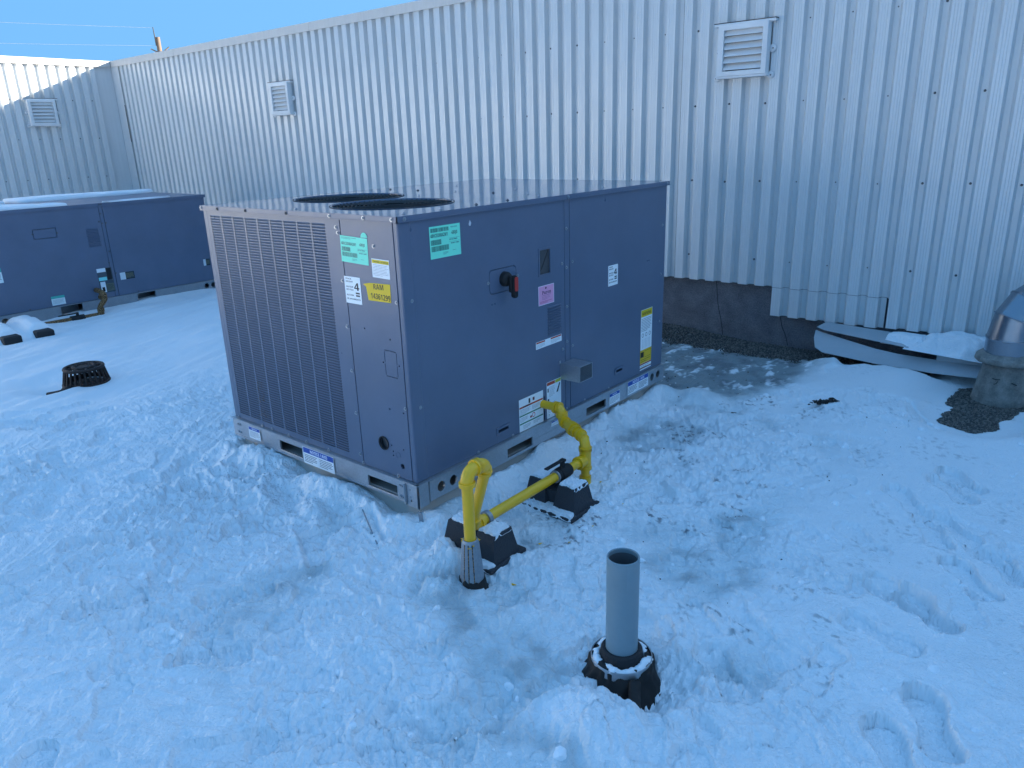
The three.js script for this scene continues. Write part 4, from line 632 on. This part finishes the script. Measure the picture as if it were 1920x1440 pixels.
// ------------------------------------------------------------------ second rooftop unit
{
  const X0 = 0.12, X1 = 2.65, Z = -6.3, D = 1.65, T = 1.11, y0 = -0.02;
  const u = thing('rooftop_unit', 'older grey rooftop air conditioner with snow on its top, beside the far corner', 'air conditioner', [1.38, y0, Z - D / 2]);
  part('inner_cabinet', box(X0 + 0.03, X1 - 0.03, 0.1, T - 0.02, Z - D + 0.03, Z - 0.06), M.sheetGrey, u);
  const R2 = (g) => g.translate(0, 0, Z);
  part('base_rail', R2(plate(toR, rectS(X0, X1, -0.05, 0.108), [rect(0.88, 1.095, 0.0, 0.1), rect(1.683, 1.887, -0.002, 0.098), circ(0.362, 0.05, 0.032), circ(0.458, 0.05, 0.032), circ(2.513, 0.05, 0.03), circ(2.6, 0.05, 0.03)], -0.02, 0.004, 0.002)), M.galvOld, u);
  part('base_rail', box(X1 - 0.02, X1, -0.05, 0.108, Z - D, Z - 0.02), M.galvOld, u);
  part('fork_tunnel', [box(0.86, 1.12, -0.03, 0.1, Z - 0.2, Z - 0.19), box(1.66, 1.91, -0.03, 0.1, Z - 0.2, Z - 0.19)], M.galvOld, u);
  const lou = []; for (let i = 0; i < 12; i++) lou.push(rect(1.285, 1.408, 0.67 + i * 0.0165, 0.676 + i * 0.0165));
  const ap2 = part('access_panel', R2(plate(toR, rectS(X0, 1.448, 0.112, T - 0.03), [...lou, rect(0.78, 1.0, 0.807, 0.904)], -0.02, 0.0, 0.0015)), M.paintOld, u);
  for (let i = 0; i < 12; i++) part('vent_blade', plate(toL, poly([[Z, 0.676 + i * 0.0165], [Z + 0.008, 0.671 + i * 0.0165], [Z + 0.008, 0.6725 + i * 0.0165], [Z, 0.678 + i * 0.0165]]), [], -1.407, -1.286), M.paintOld, ap2);
  part('centre_post', R2(plate(toR, rectS(1.452, 1.488, 0.112, T - 0.026), [], -0.02, -0.002, 0.002)), M.paintOld, u);
  part('access_panel', R2(plate(toR, rectS(1.492, X1 - 0.03, 0.112, T - 0.03), [], -0.02, 0.0, 0.0015)), M.paintOld, u);
  part('corner_post', rbox(X1 - 0.027, X1, 0.112, T - 0.026, Z - 0.04, Z + 0.001, 0.006), M.paintOld, u);
  part('end_panel', box(X1 - 0.02, X1 - 0.004, 0.112, T - 0.03, Z - D, Z - 0.04), M.paintOld, u);
  part('knockout', R2(plate(toR, rectS(0.785, 0.995, 0.812, 0.899), [], -0.016, -0.001)), M.paintOld, ap2);
  part('top_panel', [box(X0 - 0.01, X1 + 0.012, T - 0.004, T, Z - D - 0.01, Z + 0.012), box(X0 - 0.01, X1 + 0.012, T - 0.03, T - 0.0045, Z + 0.006, Z + 0.012), box(X1 + 0.006, X1 + 0.012, T - 0.03, T - 0.0045, Z - D, Z + 0.006)], M.paintOld, u);
  for (const [x, y] of [[1.46, 1.0], [1.46, .9], [1.43, .92], [1.5, .9], [1.475, .6], [1.45, .48], [1.45, .3], [1.5, .36], [1.7, .125], [1.46, 1.097], [1.48, 1.097], [0.776, .86], [1.004, .85], [.6, .125], [1.3, .125]]) place('screw', screwGeo, M.screwDark, u, x, y, Z + (y > 1.08 ? 0.0125 : 0.0005));
  const S2 = (a0, a1, b0, b1, t) => { const g = new THREE.PlaneGeometry(a1 - a0, b1 - b0).translate((a0 + a1) / 2, (b0 + b1) / 2, Z + 0.002); part('label', g, paper(t), u, true); };
  S2(1.305, 1.46, 0.168, 0.432, oldLabels); S2(1.537, 1.692, 0.278, 0.356, oldLabel2); S2(0.811, 0.941, 0.125, 0.218, oldLabel3); S2(0.33, 0.43, 0.43, 0.575, oldLabel3); S2(2.517, 2.6, 0.29, 0.366, oldLabel2);
  // snow on its top
  const slab = (pts, h, base, label) => { const s = new THREE.Shape(new THREE.SplineCurve(pts.map(([a, b]) => new THREE.Vector2(a, -b))).getPoints(60)), g = new THREE.ExtrudeGeometry(s, { depth: 0.004, bevelEnabled: true, bevelThickness: h, bevelSize: 0.035, bevelOffset: -0.035, bevelSegments: 5 }).rotateX(-Math.PI / 2).translate(0, T + 0.0005, 0), p = g.attributes.position; for (let i = 0; i < p.count; i++) if (p.getY(i) > T + h) p.setY(i, p.getY(i) + 0.5 * h * noise(p.getX(i) * 3, p.getZ(i) * 4, base)); else if (p.getY(i) < T) p.setY(i, T + 0.0005); g.computeVertexNormals(); single('snow_slab', g, M.snowSoft, label, 'snow', [1.3, T, Z - 0.8], 'snow lying on the older rooftop unit'); };
  slab([[1.05, -7.55], [1.2, -7.35], [2.0, -7.45], [2.62, -7.55], [2.64, -7.85], [1.8, -7.93], [1.1, -7.9], [1.05, -7.55]], 0.034, 3, 'long strip of snow along the back of the older unit top');
  slab([[0.13, -6.32], [0.7, -6.33], [1.16, -6.32], [1.0, -6.6], [0.75, -7.0], [0.4, -7.2], [0.14, -7.1], [0.13, -6.32]], 0.026, 9, 'broad patch of snow on the older unit top near its knockout');
  slab([[1.5, -6.305], [1.75, -6.35], [2.1, -6.34], [2.25, -6.32], [2.2, -6.3], [1.9, -6.29], [1.6, -6.285], [1.5, -6.305]], 0.013, 14, 'thin strip of snow on the front edge of the older unit top');
  slab([[0.13, -7.3], [0.5, -7.32], [0.95, -7.45], [0.8, -7.75], [0.4, -7.85], [0.13, -7.8], [0.13, -7.3]], 0.03, 19, 'patch of snow on the back corner of the older unit top');
  // its rusty gas line
  const g = thing('gas_pipe', 'rusty flaking gas pipe feeding the older unit, partly buried in snow', 'pipe', [0.8, -0.02, -6.0]);
  part('inlet_pipe', tube([[1.262, 0.212, Z + 0.0], [1.24, 0.222, Z + 0.12], [1.235, 0.2, -6.06], [1.225, 0.15, -6.03], [1.165, 0.1, -6.0], [1.15, 0.06, -6.0], [1.15, -0.14, -6.0]], 0.026, 60, 14, 0.3), M.rust, g);
  part('coupling', [rod([1.155, 0.075, -6.0], [1.152, 0.035, -6.0], 0.034), rod([1.148, -0.02, -6.0], [1.148, 0.03, -6.0], 0.032), rod([1.2, 0.165, -6.04], [1.235, 0.2, -6.07], 0.036), rod([1.15, -0.09, -6], [1.15, -0.13, -6], .032)], M.rust, g);
  part('run_pipe', rod([1.15, 0.005, -6.0], [-0.4, 0.012, -6.0], 0.024), M.rust, g);
  part('valve', [rod([0.85, 0.008, -6], [0.98, 0.008, -6], 0.034), rod([0.92, 0.02, -6], [0.92, 0.07, -6], 0.014), rbox(0.74, 0.93, 0.058, 0.068, -6.012, -5.988, 0.003)], M.black, g);
  for (const [x, z, l] of [[0.15, -5.47, 'snow-buried dark rubber block beside the rusty pipe, near the roof edge side'], [0.42, -5.46, 'snow-buried dark rubber block beside the rusty pipe, closer to the pipe valve']]) {
    const b = thing('buried_block', l, 'support block', [x, -0.1, z], 'rubber blocks of the older gas pipe'); part('body', rbox(x - 0.075, x + 0.075, -0.1, 0.065, z - 0.3, z + 0.03, 0.02), M.rubber, b);
  }
}

// ------------------------------------------------------------------ roof drain strainer
{
  const x = 0.04, z = -3.62, d = thing('roof_drain', 'rusty cast iron roof drain strainer basket standing in the snow', 'drain', [x, -0.06, z]);
  const n = 26; for (let k = 0; k < n; k++) { const a = k / n * Math.PI * 2, p = (r, y) => [x + Math.cos(a) * r, y, z + Math.sin(a) * r]; part('bar', rod(p(0.165, -0.06), p(0.128, 0.115), 0.009, 0.0075, 6), M.iron, d); }
  part('top_plate', [new THREE.TorusGeometry(0.128, 0.013, 8, 40).rotateX(Math.PI / 2).translate(x, 0.115, z), new THREE.TorusGeometry(0.07, 0.012, 8, 32).rotateX(Math.PI / 2).translate(x, 0.12, z), lathe([[0.001, 0.122], [0.05, 0.122], [0.052, 0.112], [0.001, 0.11]], x, 0, z, 24), ...[0, 1, 2, 3, 4, 5, 6, 7].map((k) => { const a = k * Math.PI / 4 + 0.2; return rod([x + Math.cos(a) * 0.045, 0.117, z + Math.sin(a) * 0.045], [x + Math.cos(a) * 0.128, 0.115, z + Math.sin(a) * 0.128], 0.011, 0.011, 6); })], M.iron, d);
  part('ring', [new THREE.TorusGeometry(0.152, 0.011, 8, 44).rotateX(Math.PI / 2).translate(x, 0.0, z), lathe([[0.15, -0.02], [0.175, -0.03], [0.18, -0.06], [0.17, -0.08]], x, 0, z, 40)], M.iron, d);
  part('lower_band', lathe([[0.156, -0.06], [0.148, 0.02], [0.142, 0.034], [0.138, 0.02]], x, 0, z, 40), M.iron, d);
  part('shade_core', lathe([[0.001, 0.02], [0.11, 0.0], [0.14, -0.08]], x, 0, z, 24), M.tar, d);  // near-black filler, painted in for the shade inside the basket
  part('side_lug', tube([[x - 0.13, 0.0, z + 0.05], [x - 0.2, -0.015, z + 0.06], [x - 0.27, -0.03, z - 0.01]], 0.022, 16, 8), M.iron, d);
}

// ------------------------------------------------------------------ small things in the snow
single('metal_strip', rod([-0.118, snowAt(-0.118, -0.257) + 0.003, -0.257], [-0.226, snowAt(-0.226, -0.033) + 0.002, -0.033], 0.0032, 0.003, 6), M.galvOld, 'pale thin metal strip lying on the snow near the corner of the large unit', 'strip', [-0.17, 0, -0.14]);
single('metal_strap', box(-0.025, -0.02, -0.03, 0.1, 0.028, 0.052).applyMatrix4(new THREE.Matrix4().makeRotationZ(0.12)), M.galvOld, 'loose metal strap hanging below the corner of the large unit rail', 'strap', [-0.02, 0.03, 0.04]);
{
  const bits = []; for (let k = 0; k < 70; k++) { const t = rnd(); bits.push(new THREE.DodecahedronGeometry(rr(0.003, 0.011), 0).scale(rr(0.8, 2.2), rr(0.4, 0.9), rr(0.6, 1.2)).rotateY(rr(0, 6)).translate(2.43 + t * 0.14 + rr(-.02, .02), snowAt(2.5, 0.95) + rr(0.0, 0.014), 0.90 + t * 0.1 + rr(-0.025, 0.025))); }
  single('debris_clump', bits, M.tar, 'dark clump of debris on the snow in front of the thawed patch', 'debris', [2.5, 0.02, 0.95]);
}
function scatter(name, label, n, geo, mat, spot) {
  const m = new THREE.InstancedMesh(geo, mat, n), o = new THREE.Object3D(); let c = 0;
  for (let t = 0; t < n * 6 && c < n; t++) { const p = spot(); if (!p) continue; o.position.set(p[0], p[1], p[2]); o.rotation.set(rr(0, 6), rr(0, 6), rr(0, 6)); o.scale.set(p[3] * rr(.7, 1.3), p[3] * rr(.5, 1), p[3] * rr(.7, 1.3)); o.updateMatrix(); m.setMatrixAt(c++, o.matrix); }
  m.count = c; m.name = name; m.userData = { kind: 'stuff', label, category: name.split('_').pop() }; shad(m); scene.add(m);
}
const peb = new THREE.DodecahedronGeometry(1, 0), lump = new THREE.IcosahedronGeometry(1, 2); { const p = lump.attributes.position; for (let i = 0; i < p.count; i++) { const k = 1 + 0.35 * noise(p.getX(i) * 1.7, p.getY(i) * 1.7, p.getZ(i) * 1.7); p.setXYZ(i, p.getX(i) * k, p.getY(i) * k, p.getZ(i) * k); } lump.computeVertexNormals(); }
M.pebble.forEach((mat, k) => scatter('roof_gravel', 'dark loose gravel on the bare roof by the wall and round the flue', 9000, peb, mat, () => {
  let x, z; if (rnd() < 0.55) { x = rr(2.3, 3.84); z = rr(-1.3, 0.9); if (rnd() > Math.max(sst(3.3, 3.7, x) , 0.05 * bare1(x, z))) return; } else { x = rr(2.55, 3.7); z = rr(1.4, 2.2); if (bare2(x, z) < 0.3) return; }
  return [x, -0.038 + rr(0, 0.008) + 0.05 * sst(3.5, 3.84, x) * sst(0, -0.8, z), z, rr(0.004, 0.0095)];
}));
scatter('snow_crumbs', 'small crumbs of broken snow crust strewn over the trodden snow', 1100, lump, M.snowBit, () => { const x = rr(-2.0, 2.6), z = rr(-2.2, 2.2); if (x > -0.05 && z < 0.1 && x < 2.25) return; if (noise(x * 2, z * 2, 77) < -0.05) return; const s = Math.pow(rnd(), 4) * 0.017 + 0.003; return [x, snowAt(x, z) - s * 0.15, z, s]; });
scatter('snow_lumps', 'half-melted lumps of snow and ice on the thawed patch', 18, lump, M.snowBit, () => { const x = rr(2.4, 3.7), z = rr(-0.7, 0.75); const b = bare1(x, z); if (b < 0.2 || rnd() > 1.15 - sst(3.2, 3.65, x)) return; const s = Math.pow(rnd(), 3) * 0.024 + 0.004; return [x, -0.038 + s * 0.2, z, s]; });
scatter('roof_grit', 'black roofing grit sprinkled on the trodden snow', 110, peb, M.pebble[0], () => { const x = rr(0.1, 2.7), z = rr(0.1, 2.0); if (fbm(x * 3, z * 3, 3, 140) < 0.1 && rnd() < 0.92) return; if (rnd() < sst(1.2, 2.0, z)) return; const s = Math.pow(rnd(), 3) * 0.004 + 0.001; return [x, snowAt(x, z) + s * 0.4, z, s]; });

// ------------------------------------------------------------------ utility pole and wires beyond the wall
{
  const x = 18.65, z = -37.76, p = thing('utility_pole', 'weathered wooden utility pole top with short arms rising beyond the long wall', 'utility pole', [x, -9, z]);
  part('shaft', rod([x, -9, z], [x, 7.0, z], 0.16, 0.11, 14), M.wood, p);
  part('top_rod', rod([x - 0.12, 6.6, z], [x - 0.16, 7.45, z], 0.035, 0.02, 8), M.nearBlack, p);
  part('bracket_arm', [rod([x, 6.2, z], [x + 0.42, 6.55, z + 0.2], 0.035, 0.03, 8), rod([x, 6.25, z], [x - 0.36, 6.45, z - 0.18], 0.035, 0.03, 8)], M.wood, p);
  const wire = (a, b, label) => { const pts = []; for (let i = 0; i <= 24; i++) { const t = i / 24; pts.push([a[0] + (b[0] - a[0]) * t, a[1] + (b[1] - a[1]) * t - 0.5 * Math.sin(Math.PI * t) * 1.2, a[2] + (b[2] - a[2]) * t]); } single('power_line', tube(pts, 0.006, 80, 5), M.galvOld, label, 'wire', a); };
  const dir = [-5.75, 0, -2.5];
  wire([x - 0.15, 7.42, z], [x + dir[0] * 5, 9.4, z + dir[2] * 5], 'upper thin power line running from the top of the utility pole');
  wire([x - 0.05, 6.6, z], [x + dir[0] * 5, 8.2, z + dir[2] * 5], 'lower thin power line running from the shaft of the utility pole');
}
renderer.render(scene, camera);
